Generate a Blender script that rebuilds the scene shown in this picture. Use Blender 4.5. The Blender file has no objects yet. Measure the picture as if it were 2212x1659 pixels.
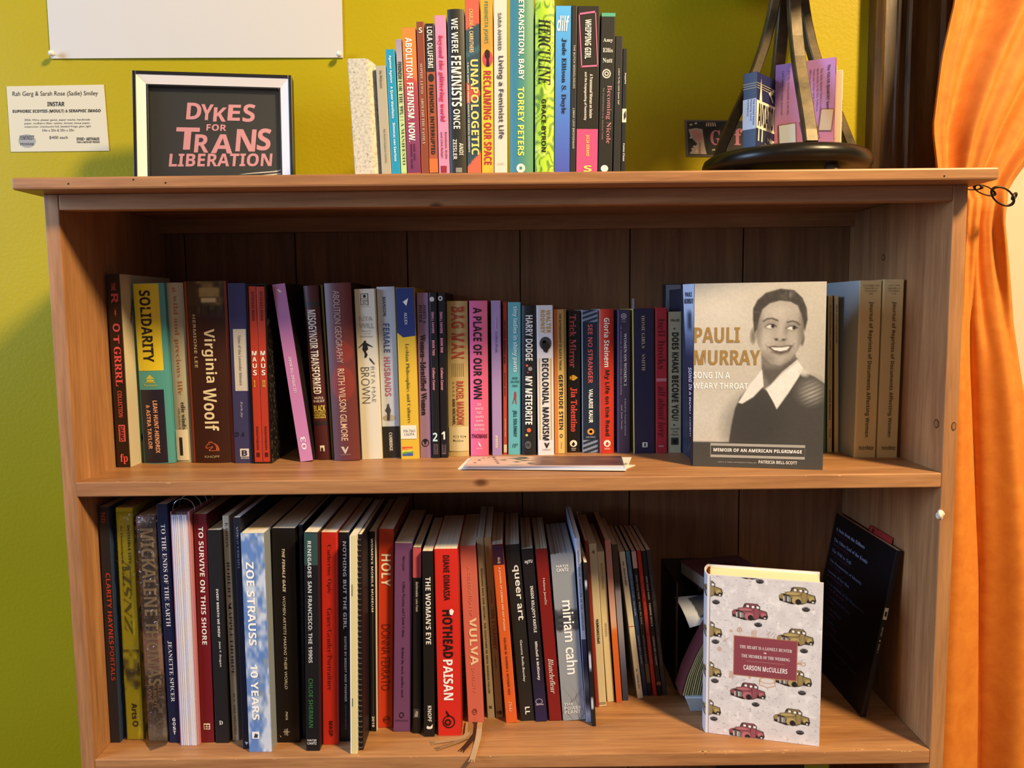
import bpy, bmesh, math, random
import numpy as np
from mathutils import Vector, Matrix

random.seed(7)
SC = bpy.context.scene
COL = SC.collection

# ------------------------------------------------------------------ camera
FPX = 1696.5
CAM = np.array([0.57768, -0.9944, 1.3376])
PITCH, YAW, ROLL = 0.09553, 0.0018, -0.01096
_f = np.array([math.sin(YAW)*math.cos(PITCH), math.cos(YAW)*math.cos(PITCH), -math.sin(PITCH)])
_r = np.array([math.cos(YAW), -math.sin(YAW), 0.0])
_u = np.cross(_r, _f)
RV = math.cos(ROLL)*_r + math.sin(ROLL)*_u
UV = -math.sin(ROLL)*_r + math.cos(ROLL)*_u
FV = _f
cam_d = bpy.data.cameras.new('camera')
cam = bpy.data.objects.new('camera', cam_d)
COL.objects.link(cam)
cam_d.sensor_width = 36.0
cam_d.lens = FPX/2212.0*36.0
cam_d.clip_start = 0.02
cam.matrix_world = Matrix(((RV[0], UV[0], -FV[0], CAM[0]), (RV[1], UV[1], -FV[1], CAM[1]),
                           (RV[2], UV[2], -FV[2], CAM[2]), (0, 0, 0, 1)))
SC.camera = cam
# ------------------------------------------------------------------ world and lights
SC.view_settings.view_transform = 'Standard'
SC.view_settings.look = 'None'
SC.view_settings.gamma = 1.0
SC.view_settings.use_curve_mapping = False
SC.view_settings.exposure = -0.17
world = bpy.data.worlds.new('room_ambient')
SC.world = world
world.use_nodes = True
bg = world.node_tree.nodes['Background']
bg.inputs[0].default_value = (0.86, 0.88, 1.0, 1)
bg.inputs[1].default_value = 0.14

def area(name, loc, target, size, energy, color, sy=None):
    l = bpy.data.lights.new(name, 'AREA')
    l.shape = 'RECTANGLE' if sy else 'DISK'
    l.size = size
    if sy: l.size_y = sy
    l.energy = energy
    l.color = color
    o = bpy.data.objects.new(name, l)
    COL.objects.link(o)
    o.location = loc
    o.rotation_euler = (Vector(target)-Vector(loc)).to_track_quat('-Z', 'Y').to_euler()
    return o
area('ceiling_lamp_light', (2.30, -1.55, 3.30), (0.6, 0.1, 1.2), 0.45, 205, (1.0, 0.73, 0.38))
area('front_fill_light', (0.5, -2.3, 2.5), (0.55, 0.2, 1.1), 0.9, 6, (1.0, 0.83, 0.62))  # weak fill added from the front, not a lamp of the room
area('window_daylight', (-2.15, -1.2, 1.95), (0.9, 0.1, 1.1), 1.0, 100, (0.46, 0.67, 1.0), 1.4)

# ------------------------------------------------------------------ pixel helpers
def ray(x, y):
    return FV + RV*((x-1106.0)/FPX) - UV*((y-829.5)/FPX)
def at(x, y, axis, val):
    d = ray(x, y)
    k = (val-CAM[axis])/d[axis]
    return CAM + k*d

# ------------------------------------------------------------------ materials
def lin(c):
    if isinstance(c, str):
        c = tuple(int(c[i:i+2], 16)/255 for i in (0, 2, 4))
    return tuple(v/12.92 if v <= 0.04045 else ((v+0.055)/1.055)**2.4 for v in c)
_mats = {}
def mat(col, rough=0.5, metal=0.0, spec=0.4, name=None):
    key = (col, rough, metal, spec)
    if key in _mats: return _mats[key]
    m = bpy.data.materials.new(name or 'mat_'+str(col))
    m.use_nodes = True
    b = m.node_tree.nodes['Principled BSDF']
    c = lin(col)
    b.inputs['Base Color'].default_value = (*c, 1)
    b.inputs['Roughness'].default_value = rough
    b.inputs['Metallic'].default_value = metal
    b.inputs['Specular IOR Level'].default_value = spec
    _mats[key] = m
    return m

class N:
    """small node-graph helper"""
    def __init__(s, name):
        s.m = bpy.data.materials.new(name)
        s.m.use_nodes = True
        s.t = s.m.node_tree
        s.b = s.t.nodes['Principled BSDF']
    def n(s, typ, **kw):
        nd = s.t.nodes.new(typ)
        for k, v in kw.items():
            if k in nd.inputs: nd.inputs[k].default_value = v
            else: setattr(nd, k, v)
        return nd
    def l(s, a, b): s.t.links.new(a, b)
    def coord(s, scale, kind='Object'):
        tc = s.n('ShaderNodeTexCoord'); mp = s.n('ShaderNodeMapping')
        s.l(tc.outputs[kind], mp.inputs[0]); mp.inputs['Scale'].default_value = scale
        return mp.outputs[0]
    def noise(s, vec, scale, detail=4.0, rough=0.55, dist=0.0):
        nd = s.n('ShaderNodeTexNoise', Scale=scale, Detail=detail, Roughness=rough, Distortion=dist)
        s.l(vec, nd.inputs['Vector']); return nd.outputs['Fac']
    def ramp(s, fac, stops):
        r = s.n('ShaderNodeValToRGB'); e = r.color_ramp.elements
        while len(e) < len(stops): e.new(0.5)
        for i, (p, c) in enumerate(stops):
            e[i].position = p; e[i].color = (*lin(c), 1)
        s.l(fac, r.inputs[0]); return r.outputs[0]
    def mix(s, fac, a, b, mode='MIX'):
        r = s.n('ShaderNodeMix', data_type='RGBA', blend_type=mode)
        for sock, v in ((r.inputs[0], fac), (r.inputs[6], a), (r.inputs[7], b)):
            if hasattr(v, 'links'): s.l(v, sock)
            elif isinstance(v, (int, float)): sock.default_value = v
            else: sock.default_value = (*lin(v), 1)
        return r.outputs[2]
    def bump(s, h, strength, dist=0.002):
        b = s.n('ShaderNodeBump', Strength=strength, Distance=dist)
        s.l(h, b.inputs['Height']); s.l(b.outputs[0], s.b.inputs['Normal'])

def wood(name, axis, dark='986844', light='bf8c5c', seed=0.0, rough=0.42):
    g = N(name)
    along, across = 1.6, 26.0
    sc = [across]*3; sc[axis] = along
    v = g.coord(tuple(sc))
    add = g.n('ShaderNodeVectorMath', operation='ADD'); g.l(v, add.inputs[0]); add.inputs[1].default_value = (seed, seed*1.7, seed*0.6)
    v = add.outputs[0]
    a = g.noise(v, 1.6, 5, 0.6, 0.6)
    c1 = g.ramp(a, [(0.28, dark), (0.72, light)])
    b = g.noise(v, 7.0, 3, 0.7, 0.2)
    c2 = g.ramp(b, [(0.30, '6b4326'), (0.62, 'ffffff')])
    c = g.mix(0.28, c1, c2, 'MULTIPLY')
    # knots
    sk = [3.2]*3; sk[axis] = 1.7
    vo = g.n('ShaderNodeTexVoronoi', Scale=2.3); kv = g.coord(tuple(sk)); ka = g.n('ShaderNodeVectorMath', operation='ADD')
    g.l(kv, ka.inputs[0]); ka.inputs[1].default_value = (seed*3.1, seed, seed*2.2); g.l(ka.outputs[0], vo.inputs['Vector'])
    kr = g.ramp(vo.outputs['Distance'], [(0.022, '6a4020'), (0.05, 'ffffff')])
    c = g.mix(0.8, c, kr, 'MULTIPLY')
    g.l(c, g.b.inputs['Base Color'])
    g.b.inputs['Roughness'].default_value = rough
    g.b.inputs['Specular IOR Level'].default_value = 0.35
    g.bump(b, 0.12, 0.001)
    return g.m

def wall_paint():
    g = N('chartreuse_wall_paint')
    v = g.coord((1, 1, 1))
    big = g.noise(v, 3.0, 2)
    c = g.ramp(big, [(0.35, 'a8960f'), (0.65, 'ae9c16')])
    g.l(c, g.b.inputs['Base Color'])
    g.b.inputs['Roughness'].default_value = 0.42
    g.b.inputs['Specular IOR Level'].default_value = 0.12
    g.bump(g.noise(v, 160, 4, 0.6), 0.35, 0.0015)
    return g.m

def page_mat(col):
    g = N('page_block_'+col)
    v = g.coord((900, 2, 2))
    n = g.noise(v, 1.0, 2)
    c = g.ramp(n, [(0.35, col), (0.6, 'f6f0e2')])
    c = g.mix(0.55, c, col)
    g.l(c, g.b.inputs['Base Color']); g.b.inputs['Roughness'].default_value = 0.9
    return g.m
_pm = {}
def pmat(col):
    if col not in _pm: _pm[col] = page_mat(col)
    return _pm[col]

def attr_mat():
    g = N('printed_ink')
    a = g.n('ShaderNodeVertexColor'); a.layer_name = 'Col'
    g.l(a.outputs[0], g.b.inputs['Base Color']); g.b.inputs['Roughness'].default_value = 0.45
    return g.m
PRINT = attr_mat()

def clear_mat(name, gloss=0.12, tint='ffffff', bump=0.0, rough=0.05):
    m = bpy.data.materials.new(name); m.use_nodes = True; t = m.node_tree
    for nd in list(t.nodes):
        if nd.type != 'OUTPUT_MATERIAL': t.nodes.remove(nd)
    tr = t.nodes.new('ShaderNodeBsdfTransparent'); tr.inputs[0].default_value = (*lin(tint), 1)
    gl = t.nodes.new('ShaderNodeBsdfGlossy'); gl.inputs['Roughness'].default_value = rough
    lw = t.nodes.new('ShaderNodeLayerWeight'); lw.inputs[0].default_value = 0.25
    mx = t.nodes.new('ShaderNodeMixShader')
    ma = t.nodes.new('ShaderNodeMath'); ma.operation = 'MULTIPLY_ADD'; ma.inputs[1].default_value = 0.6; ma.inputs[2].default_value = gloss
    t.links.new(lw.outputs['Fresnel'], ma.inputs[0]); t.links.new(ma.outputs[0], mx.inputs[0])
    t.links.new(tr.outputs[0], mx.inputs[1]); t.links.new(gl.outputs[0], mx.inputs[2])
    if bump:
        tc = t.nodes.new('ShaderNodeTexCoord'); no = t.nodes.new('ShaderNodeTexNoise'); no.inputs['Scale'].default_value = 55; no.inputs['Detail'].default_value = 3; no.inputs['Distortion'].default_value = 1.5
        bp = t.nodes.new('ShaderNodeBump'); bp.inputs['Strength'].default_value = bump; bp.inputs['Distance'].default_value = 0.004
        t.links.new(tc.outputs['Object'], no.inputs['Vector']); t.links.new(no.outputs['Fac'], bp.inputs['Height']); t.links.new(bp.outputs[0], gl.inputs['Normal'])
    out = [n for n in t.nodes if n.type == 'OUTPUT_MATERIAL'][0]
    t.links.new(mx.outputs[0], out.inputs[0])
    return m

# ------------------------------------------------------------------ object helpers
def link(name, me, parent=None, m=None):
    o = bpy.data.objects.new(name, me)
    COL.objects.link(o)
    if parent is not None: o.parent = parent
    if m is not None:
        ms = m if isinstance(m, (list, tuple)) else [m]
        if len(me.materials) == 0:
            for x in ms: me.materials.append(x)
    return o
def tag(o, label, cat, group=None):
    o['label'] = label; o['category'] = cat
    if group: o['group'] = group
    return o
def thing(name, label, cat, loc=(0, 0, 0), group=None):
    o = bpy.data.objects.new(name, None); COL.objects.link(o)
    o.empty_display_size = 0.02
    o.location = loc
    return tag(o, label, cat, group)
def meshd(name, verts, faces, mi=None, smooth=False):
    me = bpy.data.meshes.new(name)
    me.from_pydata([tuple(v) for v in verts], [], faces)
    if mi: 
        for p, i in zip(me.polygons, mi): p.material_index = i
    if smooth:
        for p in me.polygons: p.use_smooth = True
    me.validate(); me.update()
    return me
def box_me(name, lo, hi, bevel=0.0, seg=2):
    bm = bmesh.new()
    bmesh.ops.create_cube(bm, size=1.0)
    for v in bm.verts:
        v.co = Vector([(lo[i]+hi[i])/2 + v.co[i]*(hi[i]-lo[i]) for i in range(3)])
    if bevel:
        bmesh.ops.bevel(bm, geom=bm.edges[:], offset=bevel, segments=seg, profile=0.6, affect='EDGES')
    me = bpy.data.meshes.new(name); bm.to_mesh(me); bm.free()
    return me
def box(name, lo, hi, m, parent=None, bevel=0.0):
    return link(name, box_me(name, lo, hi, bevel), parent, m)
def extrude_profile(pts, z0, z1, name='p'):
    """closed plan polygon -> prism"""
    n = len(pts)
    vs = [(x, y, z0) for x, y in pts]+[(x, y, z1) for x, y in pts]
    fs = [(i, (i+1) % n, n+(i+1) % n, n+i) for i in range(n)]
    fs += [tuple(range(n-1, -1, -1)), tuple(range(n, 2*n))]
    return vs, fs
def lathe_me(name, prof, seg=48, smooth=True):
    vs, fs = [], []
    for i in range(seg):
        a = 2*math.pi*i/seg
        for r, z in prof: vs.append((r*math.cos(a), r*math.sin(a), z))
    k = len(prof)
    for i in range(seg):
        j = (i+1) % seg
        for q in range(k-1): fs.append((i*k+q, j*k+q, j*k+q+1, i*k+q+1))
    return meshd(name, vs, fs, smooth=smooth)
def torus_me(name, R, r, sx=1.0, n=24, k=8, sy=1.0):
    vs, fs = [], []
    for i in range(n):
        a = 2*math.pi*i/n
        for j in range(k):
            b = 2*math.pi*j/k
            vs.append(((R+r*math.cos(b))*math.cos(a)*sx, r*math.sin(b), (R+r*math.cos(b))*math.sin(a)*sy))
    for i in range(n):
        for j in range(k):
            fs.append((i*k+j, ((i+1) % n)*k+j, ((i+1) % n)*k+(j+1) % k, i*k+(j+1) % k))
    return meshd(name, vs, fs, smooth=True)
def sweep_me(name, path, w, t, wdir):
    """rectangular strap swept along path; wdir = width direction per point"""
    vs, fs = [], []
    P = [Vector(p) for p in path]
    for i, p in enumerate(P):
        tg = (P[min(i+1, len(P)-1)]-P[max(i-1, 0)]).normalized()
        wd = Vector(wdir); wd = (wd-tg*wd.dot(tg)).normalized()
        nd = tg.cross(wd)
        for a, b in ((-.5, -.5), (-.42, -.5), (.42, -.5), (.5, -.5), (.5, .5), (.42, .5), (-.42, .5), (-.5, .5)):
            bb = b*(1.0 if abs(a) < .45 else 0.75)
            vs.append(p+wd*a*w+nd*bb*t)
    k = 8
    for i in range(len(P)-1):
        for j in range(k):
            fs.append((i*k+j, i*k+(j+1) % k, (i+1)*k+(j+1) % k, (i+1)*k+j))
    fs.append(tuple(range(k-1, -1, -1))); fs.append(tuple(range((len(P)-1)*k, len(P)*k)))
    return meshd(name, vs, fs)

# ------------------------------------------------------------------ lettering
SERIF = ('serif', 'ital', 'bital', 'script')
HEAVYF = ('bold', 'sbi')
SLANT = {'ital': .22, 'bital': .22, 'script': .35, 'sbi': .2, 'sital': .2}
HEAVY = {'mono': .004, 'ital': -.012, 'script': -.008}
def style(s, st):
    """serif and heavy faces use the mathematical letters, every other face the plain ones"""
    if st not in SERIF and st not in HEAVYF: return s
    A, a = (0x1D400, 0x1D41A) if st in SERIF else (0x1D5D4, 0x1D5EE)
    return ''.join(chr(A+ord(c)-65) if 'A' <= c <= 'Z' else chr(a+ord(c)-97) if 'a' <= c <= 'z' else chr(0x1D7EC+ord(c)-48) if '0' <= c <= '9' and st in HEAVYF else c for c in s)
_tc = {}
_cu = bpy.data.curves.new('lettering_source', 'FONT')
_to = bpy.data.objects.new('lettering_source', _cu)
def glyphs(s, st, offset):
    key = (s, st, offset)
    if key not in _tc:
        _cu.body = style(s, st); _cu.resolution_u = 3; _cu.offset = min(offset, 0.006 if st in HEAVYF else 0.012)+HEAVY.get(st, 0.0); _cu.shear = SLANT.get(st, 0.0)
        _cu.space_character = 1.0
        me = _to.to_mesh()
        n = len(me.vertices)
        co = np.empty(n*3, 'f'); me.vertices.foreach_get('co', co)
        fs = [tuple(p.vertices) for p in me.polygons]
        _to.to_mesh_clear()
        co = co.reshape(-1, 3)[:, :2]
        if n:
            lo, hi = co.min(0), co.max(0); co = (co-lo)/np.maximum(hi-lo, 1e-6)
        _tc[key] = (co, fs)
    return _tc[key]
def lettering(parent, s, st, O, ex, ey, col, offset=0.0, warp=None, name='lettering', rough=0.5, kind=None):
    co, fs = glyphs(s, st, offset)
    if not fs: return None
    O, ex, ey = (np.array(q, float) for q in (O, ex, ey))
    v = O+co[:, :1]*ex+co[:, 1:]*ey
    if warp is not None: v = warp(v)
    me = bpy.data.meshes.new(name); me.from_pydata(v.tolist(), [], fs)
    return link(name, me, parent, mat(col, rough))

# ------------------------------------------------------------------ printed pictures (colour per vertex)
def grid_print(parent, fn, nx, ny, place, name='print', m=None):
    """fn(U,V)->rgb (0..1 sRGB) with V from the top; place(U,V)->xyz"""
    u = np.linspace(0, 1, nx+1); v = np.linspace(0, 1, ny+1)
    U, V = np.meshgrid(u, v)
    rgb = np.clip(np.asarray(fn(U, V), float), 0, 1).reshape(-1, 3)
    xyz = place(U, V).reshape(-1, 3)
    idx = np.arange((nx+1)*(ny+1)).reshape(ny+1, nx+1)
    q = np.stack([idx[:-1, :-1], idx[1:, :-1], idx[1:, 1:], idx[:-1, 1:]], -1).reshape(-1, 4)
    me = bpy.data.meshes.new(name)
    me.vertices.add(len(xyz)); me.vertices.foreach_set('co', xyz.astype('f').ravel())
    me.loops.add(q.size); me.loops.foreach_set('vertex_index', q.astype('i').ravel())
    me.polygons.add(len(q)); me.polygons.foreach_set('loop_start', np.arange(0, q.size, 4, dtype='i'))
    me.polygons.foreach_set('loop_total', np.full(len(q), 4, 'i'))
    me.update(); me.validate()
    ca = me.color_attributes.new('Col', 'FLOAT_COLOR', 'POINT')
    l = np.where(rgb <= 0.04045, rgb/12.92, ((rgb+0.055)/1.055)**2.4)
    ca.data.foreach_set('color', np.concatenate([l, np.ones((len(l), 1))], 1).astype('f').ravel())
    return link(name, me, parent, m or PRINT)
_rng = np.random.RandomState(3)
def vnoise(U, V, fu, fv, seed=0):
    rs = np.random.RandomState(seed); G = rs.rand(int(fv)+3, int(fu)+3)
    x, y = U*fu, V*fv
    i, j = np.clip(np.floor(x).astype(int), 0, int(fu)+1), np.clip(np.floor(y).astype(int), 0, int(fv)+1)
    a, b = x-i, y-j; a = a*a*(3-2*a); b = b*b*(3-2*b)
    return (G[j, i]*(1-a)+G[j, i+1]*a)*(1-b)+(G[j+1, i]*(1-a)+G[j+1, i+1]*a)*b
def C3(h): return np.array([int(h[i:i+2], 16)/255 for i in (0, 2, 4)])
def flat(U, h): return np.ones(U.shape+(3,))*C3(h)
def lerp(a, b, t): return a*(1-t[..., None])+b*t[..., None]
def grad(stops):
    def fn(U, V):
        o = np.zeros(U.shape+(3,))
        xs = [p for p, _ in stops]
        for k in range(3): o[..., k] = np.interp(V, xs, [C3(c)[k] for _, c in stops])
        return o
    return fn
def sm(d, f): return np.clip(0.5-d/f, 0, 1)
def ell(im, X, Y, cx, cy, rx, ry, col, f=6.0, a=1.0, rot=0.0):
    c, s = math.cos(rot), math.sin(rot)
    dx, dy = X-cx, Y-cy
    p, q = (dx*c+dy*s)/rx, (-dx*s+dy*c)/ry
    d = (np.sqrt(p*p+q*q)-1)*min(rx, ry)
    return lerp(im, C3(col), sm(d, f)*a)
def polydist(X, Y, pts):
    P = np.array(pts, float); n = len(P)
    dmin = np.full(X.shape, 1e9); ins = np.zeros(X.shape, bool)
    for i in range(n):
        x0, y0 = P[i]; x1, y1 = P[(i+1) % n]
        ex, ey = x1-x0, y1-y0
        t = np.clip(((X-x0)*ex+(Y-y0)*ey)/(ex*ex+ey*ey+1e-9), 0, 1)
        dmin = np.minimum(dmin, np.hypot(X-x0-t*ex, Y-y0-t*ey))
        if y0 != y1:
            ins ^= ((Y < y0) != (Y < y1)) & (X < (x1-x0)*(Y-y0)/(y1-y0)+x0)
    return np.where(ins, -dmin, dmin)
def poly(im, X, Y, pts, col, f=6.0, a=1.0):
    return lerp(im, C3(col), sm(polydist(X, Y, pts), f)*a)
def stroke(im, X, Y, pts, w, col, f=4.0, a=1.0):
    dmin = np.full(X.shape, 1e9)
    for (x0, y0), (x1, y1) in zip(pts[:-1], pts[1:]):
        ex, ey = x1-x0, y1-y0
        t = np.clip(((X-x0)*ex+(Y-y0)*ey)/(ex*ex+ey*ey+1e-9), 0, 1)
        dmin = np.minimum(dmin, np.hypot(X-x0-t*ex, Y-y0-t*ey))
    return lerp(im, C3(col), sm(dmin-w/2, f)*a)

# ------------------------------------------------------------------ the room
WALL_Y = 0.312
def struct(o, kind='structure'):
    o['kind'] = kind; return o
struct(box('wall_back', (-2.6, WALL_Y, 0), (1.19, WALL_Y+0.1, 2.9), wall_paint()))
struct(box('floor', (-2.6, -3.2, -0.05), (3.2, 0.5, 0), wood('floor_boards', 0, '5d3d22', '84592f', 3.0)))
CREAM = mat('d2c6b0', 0.8)
struct(box('window_1', (1.285, WALL_Y+0.01, 0.0), (3.0, WALL_Y+0.11, 2.9), CREAM))

def trim_mat():
    g = N('dark_varnished_trim')
    v = g.coord((14, 14, 2))
    a = g.noise(v, 3, 4, 0.65)
    c = g.ramp(a, [(0.3, '332410'), (0.7, '644a24')])
    g.l(c, g.b.inputs['Base Color']); g.b.inputs['Roughness'].default_value = 0.33
    g.b.inputs['Specular IOR Level'].default_value = 0.6
    g.bump(g.noise(v, 9, 4), 0.25, 0.002)
    return g.m
TRIM = trim_mat()
# moulded casing profile (plan), running full height
tp = [(1.158, 0.312), (1.158, 0.286), (1.166, 0.281), (1.171, 0.286), (1.174, 0.288), (1.191, 0.288), (1.193, 0.285), (1.197, 0.285), (1.199, 0.289),
      (1.207, 0.291), (1.210, 0.286), (1.214, 0.284), (1.217, 0.289), (1.222, 0.290), (1.226, 0.292), (1.243, 0.293), (1.262, 0.291), (1.268, 0.286), (1.275, 0.286), (1.278, 0.292), (1.295, 0.292), (1.295, 0.330), (1.19, 0.330)]
vs, fs = extrude_profile(tp, 0.0, 2.9)
struct(link('trim_1', meshd('trim_1', vs, fs), None, TRIM))

# ------------------------------------------------------------------ bookcase
W, T, D = 1.15, 0.0184, 0.2971
ZBT, ZBB, ZR = 1.5, 1.4853, 1.4657
Z1T, Z1B, Z2T, Z2B = 1.1211, 1.1022, 0.7464, 0.7271
Z3T, Z3B = 0.372, 0.353
case = thing('bookcase', 'stained pine bookcase with plank back standing against the chartreuse wall', 'bookcase')
WX = [wood('pine_x%d' % i, 0, seed=1.3*i) for i in range(3)]
WZ = [wood('pine_z%d' % i, 2, seed=2.1*i+.4) for i in range(2)]
def bev(o, w=0.0015, seg=2):
    b = o.modifiers.new('bevel', 'BEVEL'); b.width = w; b.segments = seg; b.limit_method = 'ANGLE'
    return o
bev(box('top_board', (-0.0155, -0.037, ZBB), (W+0.0155, WALL_Y-0.002, ZBT), WX[0], case), 0.0025)
bev(box('side_panel', (0, 0, 0), (T, D+0.010, ZBB), WZ[0], case), 0.0012)
bev(box('side_panel', (W-T, 0, 0), (W, D+0.010, ZBB), WZ[1], case), 0.0012)
bev(box('front_rail', (T, 0.0005, ZR), (W-T, 0.019, ZBB), WX[1], case), 0.0012)
for i, (a, b) in enumerate(((Z1T, Z1B), (Z2T, Z2B), (Z3T, Z3B), (0.10, 0.081))):
    bev(box('shelf', (T-0.001 if i == 0 else T, -0.0004, b), (W-T, D, a), WX[(i+2) % 3], case), 0.0016)
box('back_cleat', (T, D-0.018, 1.4634), (W-T, D, ZBB), WX[1], case)
px0 = [T, 0.051, 0.2304, 0.4121, 0.5955, 0.7745, 0.9589, W-T]
for i in range(7):
    box('back_plank', (px0[i]+(0.0011 if i else 0), D, 0.08), (px0[i+1]-(0.0011 if i < 6 else 0), D+0.009, ZBB),
        wood('pine_back%d' % i, 2, '80563a', 'a0744a', 5.5+2.7*i, 0.55), case, 0.0008)
DARK = mat('1c100a', 0.9)
for x, y in ((147.5, 397), (288, 388), (357.5, 395), (2040, 380.5)):
    p = at(x, y, 1, -0.0372)
    me = lathe_me('nail_hole', [(0, 0), (0.0011, 0)], 10); o = link('nail_hole', me, case, DARK)
    o.location = p; o.rotation_euler = (math.pi/2, 0, 0)
def flat_mark(name, pts, m): return link(name, meshd(name, pts, [tuple(range(len(pts)))]), case, m)
KN, KNI = mat('5d3b22', 0.6), mat('93653d', 0.5)
def knot(c, ax, ra, rb):
    c = np.array(c)
    for k, (q, m_) in enumerate(((1.0, KN), (0.68, KNI))):
        pts = []
        for i in range(18):
            a = 2*math.pi*i/18; u, v = ra*q*math.cos(a), rb*q*math.sin(a); o = 0.00025*(k+1)
            pts.append(tuple(c+np.array({'x': (-o, u, v), 'y': (u, -o, v), 'z': (u, v, o)}[ax])))
        flat_mark('knot', pts, m_)
knot(at(2023, 915, 0, W-T), 'x', 0.0065, 0.0062)
knot(at(2060, 921, 1, 0.0), 'y', 0.0032, 0.006)
knot(at(1908, 556, 0, W-T), 'x', 0.006, 0.005)
st_c = at(1052, 1566, 2, Z2T)
flat_mark('stain', [tuple(st_c+np.array([0.026*math.cos(2*math.pi*i/28), 0.017*math.sin(2*math.pi*i/28), 0.00006])) for i in range(28)], mat('8a6240', 0.5))
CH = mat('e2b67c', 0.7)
rc = random.Random(11)
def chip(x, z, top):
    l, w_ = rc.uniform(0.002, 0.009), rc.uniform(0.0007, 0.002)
    if top: flat_mark('edge_chip_glint', [(x, 0.0012, z+0.00025), (x+l, 0.0012, z+0.00025), (x+l*.7, 0.0012+w_, z+0.00025), (x+l*.2, 0.0012+w_*.7, z+0.00025)], CH)
    else: flat_mark('edge_chip_glint', [(x, -0.0007, z-0.0016), (x+l, -0.0007, z-0.0016), (x+l*.8, -0.0007, z-0.0016-w_*.6), (x+l*.3, -0.0007, z-0.0016-w_*.5)], CH)
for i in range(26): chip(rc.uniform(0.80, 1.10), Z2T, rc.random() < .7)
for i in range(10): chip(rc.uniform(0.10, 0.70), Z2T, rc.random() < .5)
for i in range(12): chip(rc.choice([rc.uniform(0.06, 0.14), rc.uniform(0.55, 1.0)]), Z1T, rc.random() < .6)  # pale slivers here also paint in the highlight along the upper shelf edge
# pale chip of filler on the right panel edge
bm = bmesh.new(); bmesh.ops.create_icosphere(bm, subdivisions=2, radius=0.005)
for v in bm.verts: v.co *= random.uniform(0.75, 1.2); v.co.z *= 1.35
me = bpy.data.meshes.new('filler_chip'); bm.to_mesh(me); bm.free()
o = link('filler_chip', me, case, mat('e6d8c4', 0.8)); o.location = at(2030, 1110, 1, 0.0)+np.array([0, -0.001, 0])

# ------------------------------------------------------------------ books
PAGE = 'd9cdb4'
SEC = [0, 0, 1.0]
def sec(ox, oy, s): SEC[:] = [ox, oy, s]
def PX(x): return SEC[0]+x/SEC[2]
def PY(y): return SEC[1]+y/SEC[2]

class Frame:
    pass
def make_book(name, label, w, h, d, kind, col, left=None, right=None, page=PAGE, category='book', rough=0.42, parent_thing=None):
    """local frame: spine faces -y, x across the thickness, y from spine to fore edge, z up"""
    e = thing(name, label, category)
    F = Frame(); F.e, F.w, F.h, F.d, F.kind = e, w, h, d, kind
    if kind == 'h':
        bt, ov, bul = min(0.0024, w*0.16), 0.003, min(0.0045, w*0.13)
        def front(x): return -bul*(1-((x-w/2)/(w/2))**2)
        n = 9
        arc = [(w*i/(n-1), front(w*i/(n-1))) for i in range(n)]
        O_ = [(0, d), (0, 0.008), (0.0007, 0.004)]+arc+[(w-0.0007, 0.004), (w, 0.008), (w, d)]
        I_ = [(bt, d), (bt, 0.008), (bt, 0.004)]+[(min(max(x, bt), w-bt), y+bt*0.8) for x, y in arc]+[(w-bt, 0.004), (w-bt, 0.008), (w-bt, d)]
        pg = (bt+0.0002, 0.003, ov*0.7, w-bt-0.0002, d-ov, h-ov)
    else:
        bt = min(0.0005, w*0.1); r = min(0.0012, w*0.2)
        def front(x): return 0.0*x
        O_ = [(0, d), (0, r), (r*0.3, r*0.3), (r, 0), (w-r, 0), (w-r*0.3, r*0.3), (w, r), (w, d)]
        I_ = [(bt, d), (bt, r+bt), (r*0.3+bt, r*0.3+bt), (r+bt*.5, bt), (w-r-bt*.5, bt), (w-r*0.3-bt, r*0.3+bt), (w-bt, r+bt), (w-bt, d)]
        pg = (bt, bt+0.0002, 0.0003, w-bt, d-0.0004, h-0.0004)
    F.front = front
    K = len(O_)
    vs = [(x, y, z) for L in (O_, I_) for z in (0.0, h) for x, y in L]      # O bottom, O top, I bottom, I top
    fs, ms = [], []
    for k in range(K-1):
        (xa, _), (xb, _) = O_[k], O_[k+1]
        fs.append((k, k+1, K+k+1, K+k)); ms.append(1 if xa < 0.001 and xb < 0.001 and k < 3 else 2 if xa > w-0.001 and xb > w-0.001 and k > K-5 else 0)
        fs.append((2*K+k+1, 2*K+k, 3*K+k, 3*K+k+1)); ms.append(0)
        fs.append((K+k, K+k+1, 3*K+k+1, 3*K+k)); ms.append(ms[-2])
        fs.append((k+1, k, 2*K+k, 2*K+k+1)); ms.append(0)
    for k in (0, K-1): fs.append((k, K+k, 3*K+k, 2*K+k)); ms.append(1 if k == 0 else 2)
    me = meshd('cover', vs, fs, ms)
    F.cover = link('cover', me, e, [mat(col, rough), mat(left or col, rough), mat(right or left or col, rough)])
    F.pages = box('pages', (pg[0], pg[1], pg[2]), (pg[3], pg[4], pg[5]), pmat(page), e)
    return F
EPS = [0.00025, 0.0005]
def spine_warp(F, lvl):
    def wf(v):
        v = v.copy(); v[:, 1] = F.front(v[:, 0])-EPS[0]*(1+lvl); return v
    return wf
def zloc(F, ypx):
    p = at(F.xm, ypx, 1, F.Y)
    return (p[2]-F.z0)/math.cos(F.th)
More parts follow.
